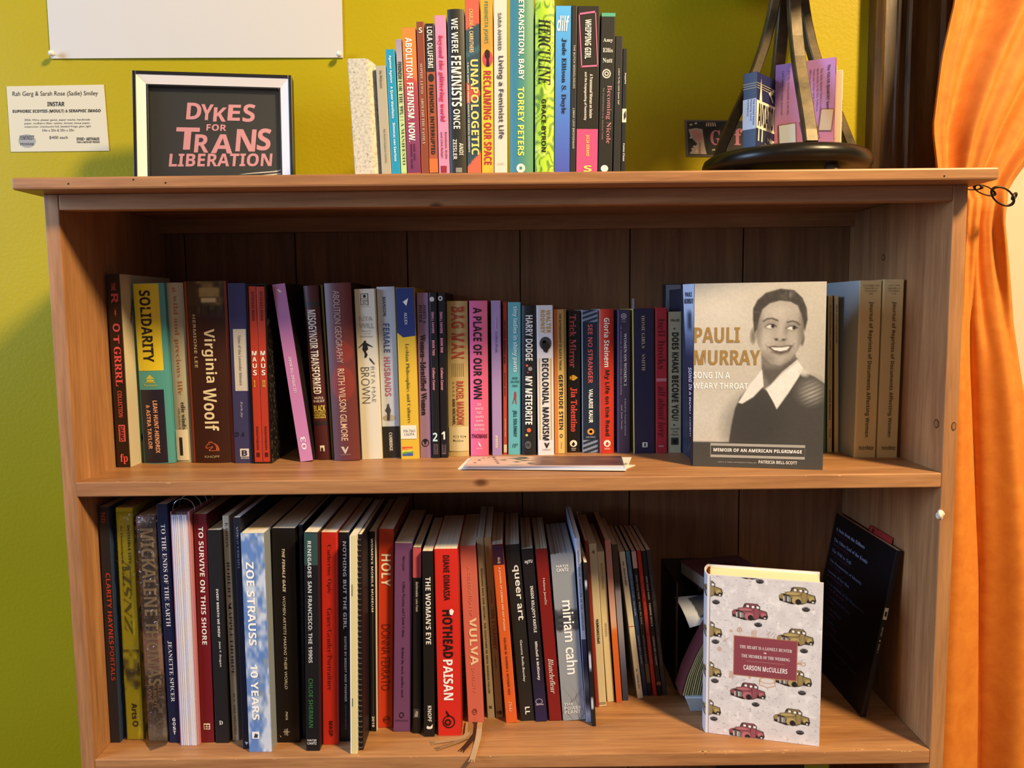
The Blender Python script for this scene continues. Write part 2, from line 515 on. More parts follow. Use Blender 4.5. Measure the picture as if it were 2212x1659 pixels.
def add_item(F, it):
    k = it[0]; e = F.cover          # print belongs to the cover
    if k == 't':       # text on the spine
        _, s, y0, y1, u0, u1, col = it[:7]; st = it[7] if len(it) > 7 else 'bold'; o = it[8] if len(it) > 8 else 'd'; off = it[9] if len(it) > 9 else 0.0
        zt, zb = zloc(F, PY(y0)), zloc(F, PY(y1)); w = F.w
        if o == 'd': O, ex, ey = (u0*w, 0, zt), (0, 0, zb-zt), ((u1-u0)*w, 0, 0)
        elif o == 'u': O, ex, ey = (u1*w, 0, zb), (0, 0, zt-zb), ((u0-u1)*w, 0, 0)
        else: O, ex, ey = (u0*w, 0, zb), ((u1-u0)*w, 0, 0), (0, 0, zt-zb)
        lettering(e, s, st, O, ex, ey, col, off, spine_warp(F, 2))
    elif k == 'b':     # plain printed panel on the spine
        _, y0, y1, u0, u1, col = it[:6]; lvl = it[6] if len(it) > 6 else 0
        zt, zb = zloc(F, PY(y0)), zloc(F, PY(y1)); zt = min(zt, F.h-0.0003); zb = max(zb, 0.0004)
        n = 8; us = [u0+(u1-u0)*i/n for i in range(n+1)]
        v = np.array([(u*F.w, 0, z) for z in (zb, zt) for u in us]); v = spine_warp(F, lvl)(v)
        link('spine_panel', meshd('spine_panel', v, [(i, i+1, n+2+i, n+1+i) for i in range(n)]), e, mat(col, 0.45))
    elif k == 'o':     # round or oval mark
        _, yc, ry, uc, ru, col = it[:6]; hole = it[6] if len(it) > 6 else 0.0
        z1, z2 = zloc(F, PY(yc-ry)), zloc(F, PY(yc+ry)); zc, rz = (z1+z2)/2, (z1-z2)/2
        n = 20; v, f = [], []
        if hole:
            for i in range(n):
                a = 2*math.pi*i/n
                for q in (1, hole): v.append(((uc+ru*q*math.cos(a))*F.w, 0, zc+rz*q*math.sin(a)))
            f = [(2*i, (2*i+2) % (2*n), (2*i+3) % (2*n), 2*i+1) for i in range(n)]
        else:
            v = [((uc+ru*math.cos(2*math.pi*i/n))*F.w, 0, zc+rz*math.sin(2*math.pi*i/n)) for i in range(n)]; f = [tuple(range(n))]
        v = spine_warp(F, 1)(np.array(v))
        link('spine_mark', meshd('spine_mark', v, f), e, mat(col, 0.45))
    elif k == 'y':     # polygon mark, points as (u, y)
        _, pts, col = it[:3]; lvl = it[3] if len(it) > 3 else 1
        v = np.array([(u*F.w, 0, zloc(F, PY(y))) for u, y in pts]); v = spine_warp(F, lvl)(v)
        link('spine_mark', meshd('spine_mark', v, [tuple(range(len(v)))]), e, mat(col, 0.45))
    elif k == 'p':     # printed picture
        _, fn, nx, ny, y0, y1, u0, u1 = it[:8]
        zt, zb = min(zloc(F, PY(y0)), F.h-0.0003), max(zloc(F, PY(y1)), 0.0004)
        def place(U, V):
            x = (u0+(u1-u0)*U)*F.w; z = zt+(zb-zt)*V
            y = (F.front(x) if F.kind == 'h' else np.zeros_like(x))-EPS[0]*0.7
            return np.stack([x, y, z], -1)
        grid_print(e, fn, nx, ny, place, 'spine_print')
    elif k == 'face':  # text on a cover: ('face', side, str, v0, v1, u0, u1, col, style)
        _, side, s, v0, v1, u0, u1, col = it[:8]; st = it[8] if len(it) > 8 else 'bold'; off = it[9] if len(it) > 9 else 0
        x = F.w+0.0005 if side == 'r' else -0.0005
        yy = (lambda u: u*F.d) if side == 'r' else (lambda u: (1-u)*F.d)
        lettering(e, s, st, (x, yy(u0), (1-v1)*F.h), (0, yy(u1)-yy(u0), 0), (0, 0, (v1-v0)*F.h), col, off)
    elif k == 'fp':    # picture on a cover: ('fp', side, fn, nx, ny, v0, v1, u0, u1)
        _, side, fn, nx, ny, v0, v1, u0, u1 = it[:9]
        x = F.w+0.0003 if side == 'r' else -0.0003
        yy = (lambda u: u*F.d) if side == 'r' else (lambda u: (1-u)*F.d)
        def place(U, V): return np.stack([np.full_like(U, x), yy(u0+(u1-u0)*U), (1-(v0+(v1-v0)*V))*F.h], -1)
        grid_print(e, fn, nx, ny, place, 'cover_print')

ROW = {'z': ZBT, 'Y': 0.02, 'prev': None, 'group': 'books standing on top of the bookcase'}
def B(label, kind, TL, TR, Ty, BL, BR, By, col, items=(), d=None, left=None, right=None, page=PAGE, name='book', Y=None, rough=0.42, category='book', gap=0.0003):
    z0 = ROW['z']
    TL, TR, BL, BR, Ty, By = PX(TL), PX(TR), PX(BL), PX(BR), PY(Ty), PY(By)
    if Y is None: Y = ROW['Y'] if ROW['Y'] is not None else float((at(BL, By, 2, z0)[1]+at(BR, By, 2, z0)[1])/2)
    tl, tr, bl, br = at(TL, Ty, 1, Y), at(TR, Ty, 1, Y), at(BL, By, 1, Y), at(BR, By, 1, Y)
    th = math.atan2((tl[0]+tr[0]-bl[0]-br[0])/2, (tl[2]+tr[2]-bl[2]-br[2])/2)
    w = ((tr[0]-tl[0])+(br[0]-bl[0]))/2*math.cos(th)
    h = ((tl[2]+tr[2])/2-z0)/math.cos(th)
    xm0 = (bl[0]+br[0])/2-math.tan(th)*((bl[2]+br[2])/2-z0)
    xl = xm0-w/2/math.cos(th)
    prev = ROW['prev']
    if prev is not None and prev[3] < Y+0.25:
        # stay clear of the neighbour to the left
        px_, pth, ph, _ = prev
        hh = min(h, ph)
        ov = max(px_-xl, px_+math.tan(pth)*hh-(xl+math.tan(th)*hh))+gap
        if ov > 0:
            xl += ov; w = max(0.0025, w-ov*math.cos(th))
    if z0 != ZBT and xl < T+0.0005: w -= (T+0.0005-xl); xl = T+0.0005
    wx = w/math.cos(th)
    ROW['prev'] = (xl+wx, th, h, Y)
    if d is None: d = 0.66*h
    d = min(d, D-0.003-Y)
    if ROW['z'] == ZBT: d = min(d, 0.145)
    F = make_book(name, label, w, h, d, kind, col, left, right, page, category, rough)
    F.Y, F.th, F.xm = Y, th, (TL+TR+BL+BR)/4
    if category == 'book': F.e['group'] = ROW['group']
    oz = z0+(w*math.sin(th) if th > 0 else 0.0)
    F.z0 = oz
    ox = xl
    if kind == 'h': Y += 0.0
    F.e.location = (ox, Y, oz+0.0001); F.e.rotation_euler = (0, th, 0)
    for it in items: add_item(F, it)
    return F

# ---- picture functions for printed spines
def fn_heroine(U, V):
    n = vnoise(U, V, 3, 14, 5)
    s = np.sin(2*math.pi*(V*15+U*1.6+n*2.2))
    im = lerp(flat(U, 'b4dc32'), C3('4f7a2a'), np.clip((s-0.25)*2.2, 0, 1)*0.75)
    return lerp(im, C3('dff08a'), np.clip((vnoise(U, V, 4, 30, 8)-0.7)*3, 0, 1))
def fn_unapol(U, V):
    im = flat(U, '2f4a57')
    d = V+0.04*U
    im[d < 0.175] = C3('d2604a')
    im[(d > 0.30) & (d < 0.335)] = C3('3b6470')
    im[(V-0.05*U > 0.475) & (V+0.05*U < 0.60)] = C3('c6523f')
    im[(V > 0.60) & (V < 0.9)] = C3('2c4454')
    im[V+0.09*U > 0.965] = C3('e0674c')
    return im
def fn_aboli(U, V):
    im = grad([(0, 'e8813a'), (0.27, 'd9673f'), (0.42, 'b04552'), (0.75, '8c3f66'), (1, '70335f')])(U, V)
    return lerp(im, C3('f08a3c'), sm(V-0.17-0.18*U-0.06*vnoise(U, V, 3, 20, 2), 0.03)*0.8)
fn_detr = lambda U, V: lerp(flat(U, '3f87a0'), C3('52926f'), np.clip(U*1.3-0.1, 0, 1))
def fn_reclaim(U, V):
    im = grad([(0, 'e9a53a'), (0.26, 'e8a03c'), (0.40, 'f2d03f'), (1, 'f0b735')])(U, V)
    return lerp(im, C3('e98b3a'), np.clip(vnoise(U, V, 3, 16, 9)-0.55, 0, 1)*1.4)
fn_zoe_n = lambda U, V: 0.6*vnoise(U, V, 4, 16, 3)+0.4*vnoise(U, V, 9, 40, 4)
def fn_zoe(U, V):
    n = fn_zoe_n(U, V)
    im = lerp(flat(U, '5f83c2'), C3('c9d3e4'), np.clip((n-0.42)*3.0+U*0.35, 0, 1))
    im = lerp(im, C3('8c97a8'), np.clip((vnoise(U, V, 6, 26, 12)-0.62)*3, 0, 1)*np.clip(U*2-.6, 0, 1))
    return im
def fn_miriam(U, V):
    im = flat(U, '8f959c')
    band = sm(np.abs(V-0.385-0.01*np.sin(9*U))-0.062, 0.02)
    im = lerp(im, lerp(flat(U, '5a5e64'), C3('2d3035'), vnoise(U, V, 5, 90, 6)), band)
    for k in range(6):
        x = 0.1+0.16*k
        d = np.abs((U-x)-(0.94-V)*1.9-0.25*np.sin(V*30+k))
        im = lerp(im, C3('4c5056'), sm(d-0.012, 0.03)*np.clip((V-0.76)*6, 0, 0.8))
    return im
def fn_woolf(U, V):
    im = lerp(flat(U, '3a2a14'), C3('8f7a44'), np.clip(vnoise(U, V, 6, 8, 4)*1.3-0.3, 0, 1)*sm(np.abs(U-.62)-.34, .1))
    im = lerp(im, C3('b5a569'), sm(np.abs(V-0.30)-0.13, .05)*sm(np.abs(U-.62)-.27, .05)*.75)
    im = lerp(im, C3('d3cba6'), sm(np.abs(V-0.52)-0.06, .03)*sm(np.abs(U-.6)-.2, .04))
    im = lerp(im, C3('1d1209'), sm(0.66-V, 0.08)*(0.5+0.5*sm(np.abs(np.sin(U*16))-.3, .2)))
    return lerp(im, C3('3a1a12'), np.clip((V-0.82)*6, 0, 1))
def fn_stripes(U, V):
    s = np.sin(2*math.pi*(V*2.6+U*1.1))
    return lerp(flat(U, '1d2738'), C3('7f8da3'), np.clip(s*4, 0, 1))
def fn_case(U, V):
    n = vnoise(U, V, 9, 14, 3)+0.5*vnoise(U, V, 22, 34, 4)
    return lerp(flat(U, '14110e'), C3('7d776a'), np.clip(1-np.abs(np.sin(n*13))*2.6, 0, 1)*.8)
def fn_micka(U, V):
    g = vnoise(U, V, 14, 90, 2)
    im = lerp(flat(U, '4c4340'), C3('9a8f86'), np.clip((g-0.55)*2.2, 0, 1))
    im = lerp(im, C3('b78d80'), sm(np.abs(V-0.60)-0.09, .04)*.8)
    im = lerp(im, C3('c2a6a8'), sm(V-0.05+0.05*U, .03)*.9)
    return lerp(im, C3('8b857f'), np.clip((V-0.86)*8, 0, .8))
def fn_sepia(U, V):
    return lerp(flat(U, '8a8f9c'), C3('1d2230'), np.clip(V*1.5-0.3+0.4*vnoise(U, V, 4, 9, 2), 0, 1))
def fn_pauli_spine(U, V):
    im = grad([(0, 'c3d0e6'), (0.15, 'b9c8e2'), (0.26, '7d8bab'), (0.40, '2d3350'), (0.6, '241f3a'), (1, '2b2a34')])(U, V)
    return lerp(im, C3('232a3c'), sm(np.abs(V-0.2)-0.05, .03)*sm(np.abs(U-.55)-.2, .2)*.8)
def fn_lez(U, V): return grad([(0, 'b0709c'), (0.5, 'bd76a8'), (1, 'c884b6')])(U, V)
def fn_rainbow(U, V):
    cs = ['d0472f', 'e08a35', 'e8cf46', '58924a', '3c5aa0']
    im = flat(U, cs[0])
    for i, c in enumerate(cs): im[V+0.12*U > 0.2*i] = C3(c)
    return im
def fn_94(U, V): return grad([(0, 'c98a84'), (0.45, 'd6aea2'), (0.52, 'dcae98'), (0.56, 'd9702f'), (1, 'c2562f')])(U, V)
def fn_95(U, V):
    im = grad([(0, '3c3a2c'), (0.25, '4a3a32'), (0.3, 'a8a6b8'), (0.55, '8f92a8'), (0.85, '39405a'), (1, '2d3450')])(U, V)
    return lerp(im, C3('9c6a48'), np.clip(vnoise(U, V, 3, 14, 3)-.6, 0, 1)*2*sm(V-.28, .05))

KPH = 0.0008
# ================================================================== top of the bookcase
ROW.update(z=ZBT, Y=0.02, prev=None)
sec(730, 0, 4.2526)
# speckled stone slab used as a bookend
def stone_mat():
    g = N('speckled_granite')
    v = g.coord((1, 1, 1))
    a = g.noise(v, 260, 3, 0.7)
    c = g.ramp(a, [(0.30, '9a968a'), (0.5, 'c9c4b4'), (0.7, 'd8d3c4')])
    vo = g.n('ShaderNodeTexVoronoi', Scale=120.0); g.l(v, vo.inputs['Vector'])
    sp = g.ramp(vo.outputs['Distance'], [(0.09, '6c675e'), (0.15, 'ffffff')])
    c = g.mix(0.75, c, sp, 'MULTIPLY')
    g.l(c, g.b.inputs['Base Color']); g.b.inputs['Roughness'].default_value = 0.7
    g.bump(a, 0.5, 0.001)
    return g.m
def slab():
    Y = 0.02
    tl, tr, bl, br = at(PX(85), PY(537), 1, Y), at(PX(336), PY(545), 1, Y), at(PX(155), PY(1588), 1, Y), at(PX(402), PY(1588), 1, Y)
    th = math.atan2((tl[0]+tr[0]-bl[0]-br[0])/2, tl[2]-bl[2])
    w = (br[0]-bl[0])*math.cos(th)-0.0004; h = (tl[2]-ZBT)/math.cos(th)
    xl = bl[0]-math.tan(th)*(bl[2]-ZBT)
    e = thing('stone_slab', 'speckled grey granite slab standing as bookend left of the books', 'bookend')
    pts = [(0, 0), (w*0.72, 0), (w*0.86, 0.004), (w, 0.012), (w, 0.13), (0, 0.13)]
    vs, fs = extrude_profile(pts, 0, h)
    for i, (x, y, z) in enumerate(vs):
        if z > 0.5*h and x > 0.7*w: vs[i] = (x, y, z-0.006*(x/w-0.7)/0.3)
    me = meshd('block', vs, fs)
    bev(link('block', me, e, stone_mat()), 0.0012)
    e.location = (xl, Y, ZBT+0.0001); e.rotation_euler = (0, th, 0)
    ROW['prev'] = (xl+w/math.cos(th), th, h, Y)
slab()
B('thin beige paperback next to the stone slab', 'p', 345, 437, 605, 400, 492, 1588, 'b3ab93',
  [('t', 'On Whiteness', 650, 812, .35, .6, '4b463c', 'serif'), ('t', 'The Racial Imaginary Institute', 1185, 1500, .42, .62, '5a5548', 'serif')])
B('slim cyan paperback with small white lettering', 'p', 430, 520, 455, 490, 578, 1588, '2397bd',
  [('t', 'Against Ageism', 512, 765, .3, .62, 'e8f4f6', 'bold'), ('t', 'A Queer Manifesto', 798, 1090, .3, .62, 'e8f4f6', 'bold'), ('t', 'Simon(e) van Saarloos', 1132, 1485, .3, .66, 'e8f4f6', 'bold')])
B('thin lavender to pale green paperback with black title', 'p', 522, 585, 360, 578, 632, 1588, 'b9c89a',
  [('p', grad([(0, '9d8fae'), (0.15, 'a9a4b0'), (0.3, 'c4d4a4'), (1, 'bcd98c')]), 4, 40, 360, 1588, .02, .98),
   ('t', 'FEMINISM', 570, 728, .2, .85, '161512', 'bold'), ('t', 'FOR THE', 740, 955, .2, .85, '20201a', 'serif', 'd', -.012), ('t', '99%', 975, 1055, .2, .85, '161512', 'serif'), ('t', '| | A MANIFESTO', 1072, 1515, .2, .85, '20201a', 'serif', 'd', -.012)])
B('orange to plum paperback with bold white rounded title', 'p', 585, 712, 255, 636, 760, 1588, 'c05a48',
  [('p', fn_aboli, 12, 60, 255, 1588, .02, .98), ('t', 'ABOLITION. FEMINISM. NOW.', 348, 1305, .22, .70, 'f7efe6', 'bold', 'd', .02),
   ('t', 'DAVIS, DENT,', 1325, 1480, .52, .66, '3a1a36', 'bold'), ('t', 'MEINERS, RICHIE', 1325, 1550, .30, .44, '3a1a36', 'bold')])
B('thin brick brown paperback with fine cream lettering', 'p', 718, 790, 200, 768, 838, 1588, '8a4630',
  [('t', 'S', 255, 305, .3, .75, 'efe6d8', 'bold', 'h'), ('t', 'SOPHIE LEWIS', 588, 865, .28, .62, 'dfc7ae', 'serif', 'd', -.015), ('t', 'ABOLISH THE FAMILY', 902, 1330, .28, .62, 'e6cfb6', 'serif', 'd', -.015)])
B('black and rust paperback with condensed white author lettering', 'p', 800, 882, 217, 840, 925, 1588, '2a2424',
  [('b', 662, 1588, .02, .98, 'a8573a'), ('b', 1460, 1588, .02, .98, 'd4733a', 1), ('t', 'LOLA OLUFEMI', 248, 628, .2, .78, 'f1ece4', 'bold'),
   ('o', 717, 38, .5, .32, '2a2424'), ('t', 'FEMINISM, INTERRUPTED', 780, 1420, .2, .72, '26201e', 'bold', 'd', .01)])
B('bubblegum pink paperback with red italic title', 'p', 885, 990, 142, 928, 1028, 1588, 'e08fb4',
  [('t', 'beyond the glittering world', 325, 1120, .2, .72, 'c43a52', 'bital', 'd', .01), ('t', 'Denetsosie, Drake', 1215, 1460, .62, .84, '5a2c40', 'bold'), ('t', 'and Little Badger', 1215, 1455, .22, .46, '5a2c40', 'bold'),
   ('b', 1525, 1588, .18, .72, '8f2f3f')])
B('charcoal hardcover with tall white condensed title', 'h', 1003, 1158, 90, 1030, 1185, 1588, '2c2b26',
  [('t', 'WE WERE', 175, 492, .24, .62, 'f3efe6', 'bold'), ('t', 'FEMINISTS', 520, 985, .18, .78, 'f6f2ea', 'bold', 'd', .015), ('t', 'ONCE', 1010, 1190, .26, .66, 'f3efe6', 'bold'),
   ('t', 'ANDI', 1320, 1430, .58, .82, 'e8e3d8', 'bold'), ('t', 'ZEISLER', 1285, 1470, .2, .44, 'e8e3d8', 'bold'), ('b', 1545, 1588, .35, .72, '8d8a82')])
B('red and slate patterned paperback with large cream title', 'p', 1163, 1300, -8, 1192, 1318, 1588, '2f4a57',
  [('p', fn_unapol, 14, 90, -8, 1588, .02, .98), ('t', 'CHARLENE A.', 85, 275, .28, .56, 'f0c07a', 'bold'), ('t', 'CARRUTHERS', 288, 485, .28, .56, 'f0cf92', 'bold'),
   ('t', 'UNAPOLOGETIC', 548, 1425, .32, .86, 'f4d87a', 'bold', 'd', .02), ('t', 'A BLACK, QUEER, AND FEMINIST MANDATE FOR RADICAL MOVEMENTS', 575, 1400, .08, .2, 'e8e2d0', 'bold')])
B('golden yellow paperback with raised fist emblem', 'p', 1306, 1420, -12, 1322, 1432, 1588, 'eaa93a',
  [('p', fn_reclaim, 10, 70, -12, 1588, .02, .98), ('t', 'FEMINISTA JONES', 12, 400, .26, .64, '5f9a6a', 'bold'),
   ('o', 540, 75, .56, .42, 'd2485a'), ('y', [(.36, 470), (.52, 455), (.72, 470), (.74, 520), (.66, 545), (.72, 612), (.44, 612), (.5, 545), (.34, 520)], '2a1a14', 3),
   ('t', 'RECLAIMING OUR SPACE', 652, 1515, .2, .84, 'b3353f', 'bold', 'd', .015)])
B('white paperback with thin grey and slate sans title', 'p', 1428, 1555, -14, 1438, 1558, 1588, 'dcd6c8',
  [('t', 'SARA AHMED', 118, 462, .32, .58, '6d6a66'), ('t', 'Living a Feminist Life', 515, 1275, .24, .74, '4a4c52'), ('t', 'DUKE', 1495, 1515, .25, .72, 'b5aea2', 'sans', 'h')], right='8a2f36')
sec(1080, 0, 4.253)
B('wide teal green hardcover with white and lime title', 'h', 92, 310, -45, 94, 305, 1585, '4a8d88',
  [('p', fn_detr, 12, 2, -45, 1585, .01, .99), ('t', 'ETRANSITION, BABY', 8, 742, .33, .60, 'f4efe2', 'bold', 'd', .01), ('t', 'TORREY PETERS', 808, 1435, .33, .60, 'eef06a', 'bold', 'd', .01),
   ('o', 1550, 42, .46, .19, 'e6e4da', .35)])
B('lime green zebra striped hardcover with black lettering', 'h', 318, 505, 5, 326, 490, 1582, 'a9cf35',
  [('p', fn_heroine, 24, 110, 5, 1582, .01, .99), ('t', 'HERCULINE', 180, 785, .16, .82, '1e2416', 'ital', 'd', .012), ('t', 'GRACE BYRON', 915, 1400, .34, .58, '1b2013', 'bold', 'd', .015)])
B('bright blue paperback with white psychedelic title', 'p', 512, 655, 55, 498, 640, 1580, '4c8fd6',
  [('p', grad([(0, '56b4f2'), (0.35, '4a9be6'), (0.7, '4c78d2'), (1, '4a58b8')]), 2, 30, 55, 1580, .02, .98),
   ('t', 'dilf', 145, 290, .1, .88, 'f5f3ee', 'sbi', 'h', .05), ('t', 'Jude Ellison S. Doyle', 352, 1045, .36, .72, '14203a', 'serif', 'd', .015)])
B('very thin black pamphlet between blue and pink-framed spines', 'p', 660, 710, 52, 640, 697, 1580, '2b2926',
  [('t', 'THE BUTCH MONOLOGUES', 415, 815, .38, .72, 'b9b4a8'), ('t', 'LIBRO LEVI BRIDGEMAN', 995, 1365, .38, .72, 'b9b4a8')], left='26231f', gap=.0002)
B('dark olive paperback with pink outlined title box', 'p', 712, 922, 58, 700, 895, 1578, '241e16',
  [('b', 1185, 1578, .02, .98, 'd9507f'), ('t', 'WHIPPING GIRL', 178, 540, .34, .62, 'f2ede2', 'bold', 'd', .005),
   ('y', [(.04, 122), (.82, 98), (.82, 116), (.04, 138)], 'e0719c'), ('y', [(.17, 605), (.95, 595), (.95, 610), (.17, 620)], 'e0719c'),
   ('y', [(.04, 122), (.085, 122), (.23, 612), (.185, 618)], 'e0719c'), ('y', [(.78, 98), (.82, 98), (.95, 605), (.91, 607)], 'e0719c'),
   ('t', 'A Transsexual Woman on Sexism', 682, 1085, .58, .72, 'eee8da', 'bold'), ('t', 'and the Scapegoating of Femininity', 662, 1105, .32, .46, 'eee8da', 'bold'),
   ('t', 'JULIA SERANO', 1238, 1435, .42, .6, 'f0d66a', 'bold'), ('t', 'S', 1520, 1578, .35, .72, 'f0d66a', 'bold', 'h', .05)])
B('black paperback with mint top edge and stacked author name', 'p', 930, 1065, 118, 900, 1030, 1578, '25241f',
  [('b', 118, 152, .02, .98, '5aa98a'), ('t', 'Amy', 352, 395, .16, .84, 'ece6d8', 'serif', 'h'), ('t', 'Ellis', 442, 482, .16, .84, 'ece6d8', 'serif', 'h'), ('t', 'Nutt', 535, 577, .16, .84, 'ece6d8', 'serif', 'h'),
   ('o', 677, 43, .45, .3, 'd8d2c4', .72), ('o', 677, 22, .45, .16, 'd8d2c4', .5), ('t', 'Becoming Nicole', 785, 1318, .44, .84, 'd58a90', 'serif', 'd', -.01),
   ('t', 'The Transformation of an American Family', 808, 1285, .18, .32, '9a8a84', 'serif', 'd', -.01), ('o', 1548, 32, .45, .26, 'f0ebdf')])
B('thin black booklet beside the black book with mint edge', 'p', 1062, 1130, 333, 1040, 1108, 1575, '2b2a27',
  [('t', 'Letter To My Little Queer Self', 632, 962, .4, .66, 'd8d4ca', 'bold')])
B('shortest thin black booklet with small cream sticker', 'p', 1130, 1170, 447, 1108, 1155, 1575, '23221f',
  [('t', 'Sappho', 672, 775, .4, .8, 'e8e3d6', 'bold'), ('b', 1000, 1125, .05, .97, 'e9e4d2'), ('y', [(.4, 1050), (.8, 1015), (.9, 1075), (.5, 1105)], '2a2822', 2), ('t', 'Come Close', 1318, 1482, .35, .75, 'e8e3d6', 'bold')])

# ================================================================== upper shelf
ROW.update(z=Z1T, Y=None, prev=None, group='books standing on the upper shelf')
sec(200, 570, 3.607)
def fn_riotcover(U, V):
    im = flat(U, 'cfc3a6'); X, Yy = U*160, V*235
    for x, y in ((57, 117), (55, 128), (53, 148)): im = poly(im, X, Yy, [(x, y+4), (x-4, y-2), (x-2, y-4), (x, y-2), (x+2, y-4), (x+4, y-2)], '2a2018', 1.2)
    im = stroke(im, X, Yy, [(34, 32), (24, 58), (30, 30), (40, 62)], 1.6, '2a2018', 1.2)
    im = poly(im, X, Yy, [(36, 200), (78, 192), (78, 200), (36, 208)], '241c14', 1.0)
    return im
B('tall black paperback with red zine-style lettering against the left panel', 'p', 103, 210, 80, 190, 297, 1585, '2a1a10',
  [('t', 'THE', 148, 208, .36, .66, 'c4554a', 'bold'), ('t', 'R', 232, 310, .3, .82, 'c8505a', 'bold'), ('t', 'I', 345, 415, .5, .6, 'c8505a'), ('t', 'O', 465, 530, .3, .82, 'c8505a'), ('t', 'T', 555, 622, .3, .72, 'c8505a'),
   ('t', 'GRRRL', 645, 955, .28, .8, 'd4505a', 'serif', 'd', .03), ('t', 'COLLECTION', 990, 1195, .36, .68, 'c4554a', 'bold'), ('b', 1255, 1385, .28, .76, 'd05a5c'), ('t', 'DARMS', 1265, 1378, .36, .68, '2a1a10', 'bold'), ('t', 'fp', 1480, 1560, .3, .85, 'dd5a55', 'serif', 'h'),
   ('fp', 'r', fn_riotcover, 80, 120, 0, 1, 0, 1)], right='cfc3a6', left='33241a', d=0.16)
B('teal hardcover with yellow title block and navy author block', 'h', 313, 555, 152, 405, 648, 1553, '4f9aa0',
  [('b', 156, 832, .02, .84, 'd9c62e'), ('b', 980, 1548, .02, .80, '211d30'), ('t', 'SOLIDARITY', 208, 765, .22, .58, '1d1b1c', 'bold', 'd', .03),
   ('t', 'LEAH HUNT-HENDRIX', 1065, 1472, .44, .58, 'e0a583', 'bold', 'd', .01), ('t', '& ASTRA TAYLOR', 1098, 1440, .2, .34, 'e0a583', 'bold', 'd', .01),
   ('y', [(.25, 898), (.4, 862), (.55, 898)], 'c9c34a'), ('b', 903, 918, .28, .52, 'c9c34a', 1), ('b', 922, 928, .24, .56, 'c9c34a', 1), ('t', 'Pantheon', 935, 955, .2, .62, 'b9c04a', 'sans', 'h')])
B('pale green-white hardcover with terracotta title and price sticker', 'h', 563, 705, 148, 652, 788, 1545, 'a8a794',
  [('t', 'a wild and precious life', 185, 1018, .32, .66, '9b5f3f', 'serif', 'd', -.012), ('t', 'edie windsor', 1078, 1330, .5, .74, '3c2f2a', 'serif'), ('t', 'with joshua lyon', 1120, 1320, .28, .42, '5c4f48', 'serif'),
   ('b', 1290, 1528, .02, .80, 'd8d2bd', 3), ('t', '$30', 1305, 1335, .08, .42, '20201c', 'bold', 'h', .0), ('b', 1350, 1490, .26, .46, '26241f', 4), ('t', 'THRIFTBOOKS', 1330, 1475, .6, .72, '3a3830', 'bold')], right='b8b9a2')
def rule(y, u): pass
B('thick brown hardcover with red joints and cream brush title', 'h', 708, 1045, 135, 795, 1108, 1548, '3b1d14',
  [('p', fn_woolf, 40, 40, 138, 420, .06, .93), ('b', 138, 1545, .0, .055, '8a3a22', 1), ('b', 138, 1545, .94, 1.0, '8a3a22', 1),
   ('t', 'HERMIONE LEE', 395, 808, .17, .25, 'b9ab8c'), ('t', 'Virginia', 508, 925, .36, .7, 'e6dcc0', 'bold', 'd', .0), ('t', 'Woolf', 968, 1300, .34, .68, 'e6dcc0', 'bold', 'd', .0),
   ('t', '\u2658', 1380, 1455, .32, .66, 'c9694a', 'sans', 'h'), ('t', 'KNOPF', 1490, 1508, .3, .66, 'b9ab8c', 'sans', 'h')], right='6e2a1c')
B('glossy indigo paperback with white rounded spine label', 'p', 1047, 1195, 150, 1112, 1245, 1553, '3f3c63',
  [('b', 508, 990, .2, .92, 'c9c3b6'), ('t', 'Tales of the Lavender Menace', 555, 945, .46, .62, '8f8a86'), ('t', 'Karla Jay', 1075, 1200, .42, .58, 'b8b4c6', 'sital'), ('t', 'D 4', 1310, 1345, .1, .6, '241f33', 'bold', 'h'),
   ('b', 1440, 1502, .32, .82, 'd9d6cc'), ('t', 'B', 1452, 1495, .42, .72, '2c2a44', 'bold', 'h', .04), ('t', 'BOOKS', 1506, 1520, .36, .82, 'c9c6c0', 'bold', 'h')], rough=0.25)
# slipcase with its two red volumes
sc_ = B('black patterned slipcase holding two red volumes', 'p', 1195, 1350, 158, 1250, 1397, 1556, '17130f', [('fp', 'r', fn_case, 60, 90, 0, 1, 0, 1)], right='1d1a15', name='slipcase', category='slipcase', d=0.165)
def open_case(F):
    """turn the solid block into a case open at the front"""
    t = 0.0016; w, h, d = F.w, F.h, F.d
    bpy.data.objects.remove(F.pages); me = F.cover.data
    bm = bmesh.new()
    for lo, hi in (((0, 0, 0), (t, d, h)), ((w-t, 0, 0), (w, d, h)), ((t, 0, h-t), (w-t, d, h)), ((t, 0, 0), (w-t, d, t)), ((t, d-t, t), (w-t, d, h-t))):
        r = bmesh.ops.create_cube(bm, size=1.0)
        for v in r['verts']: v.co = Vector([(lo[i]+hi[i])/2+v.co[i]*(hi[i]-lo[i]) for i in range(3)])
    bm.to_mesh(me); bm.free()
    me.materials.clear(); me.materials.append(mat('17130f', 0.35))
    F.cover.name = 'case_shell'
open_case(sc_)
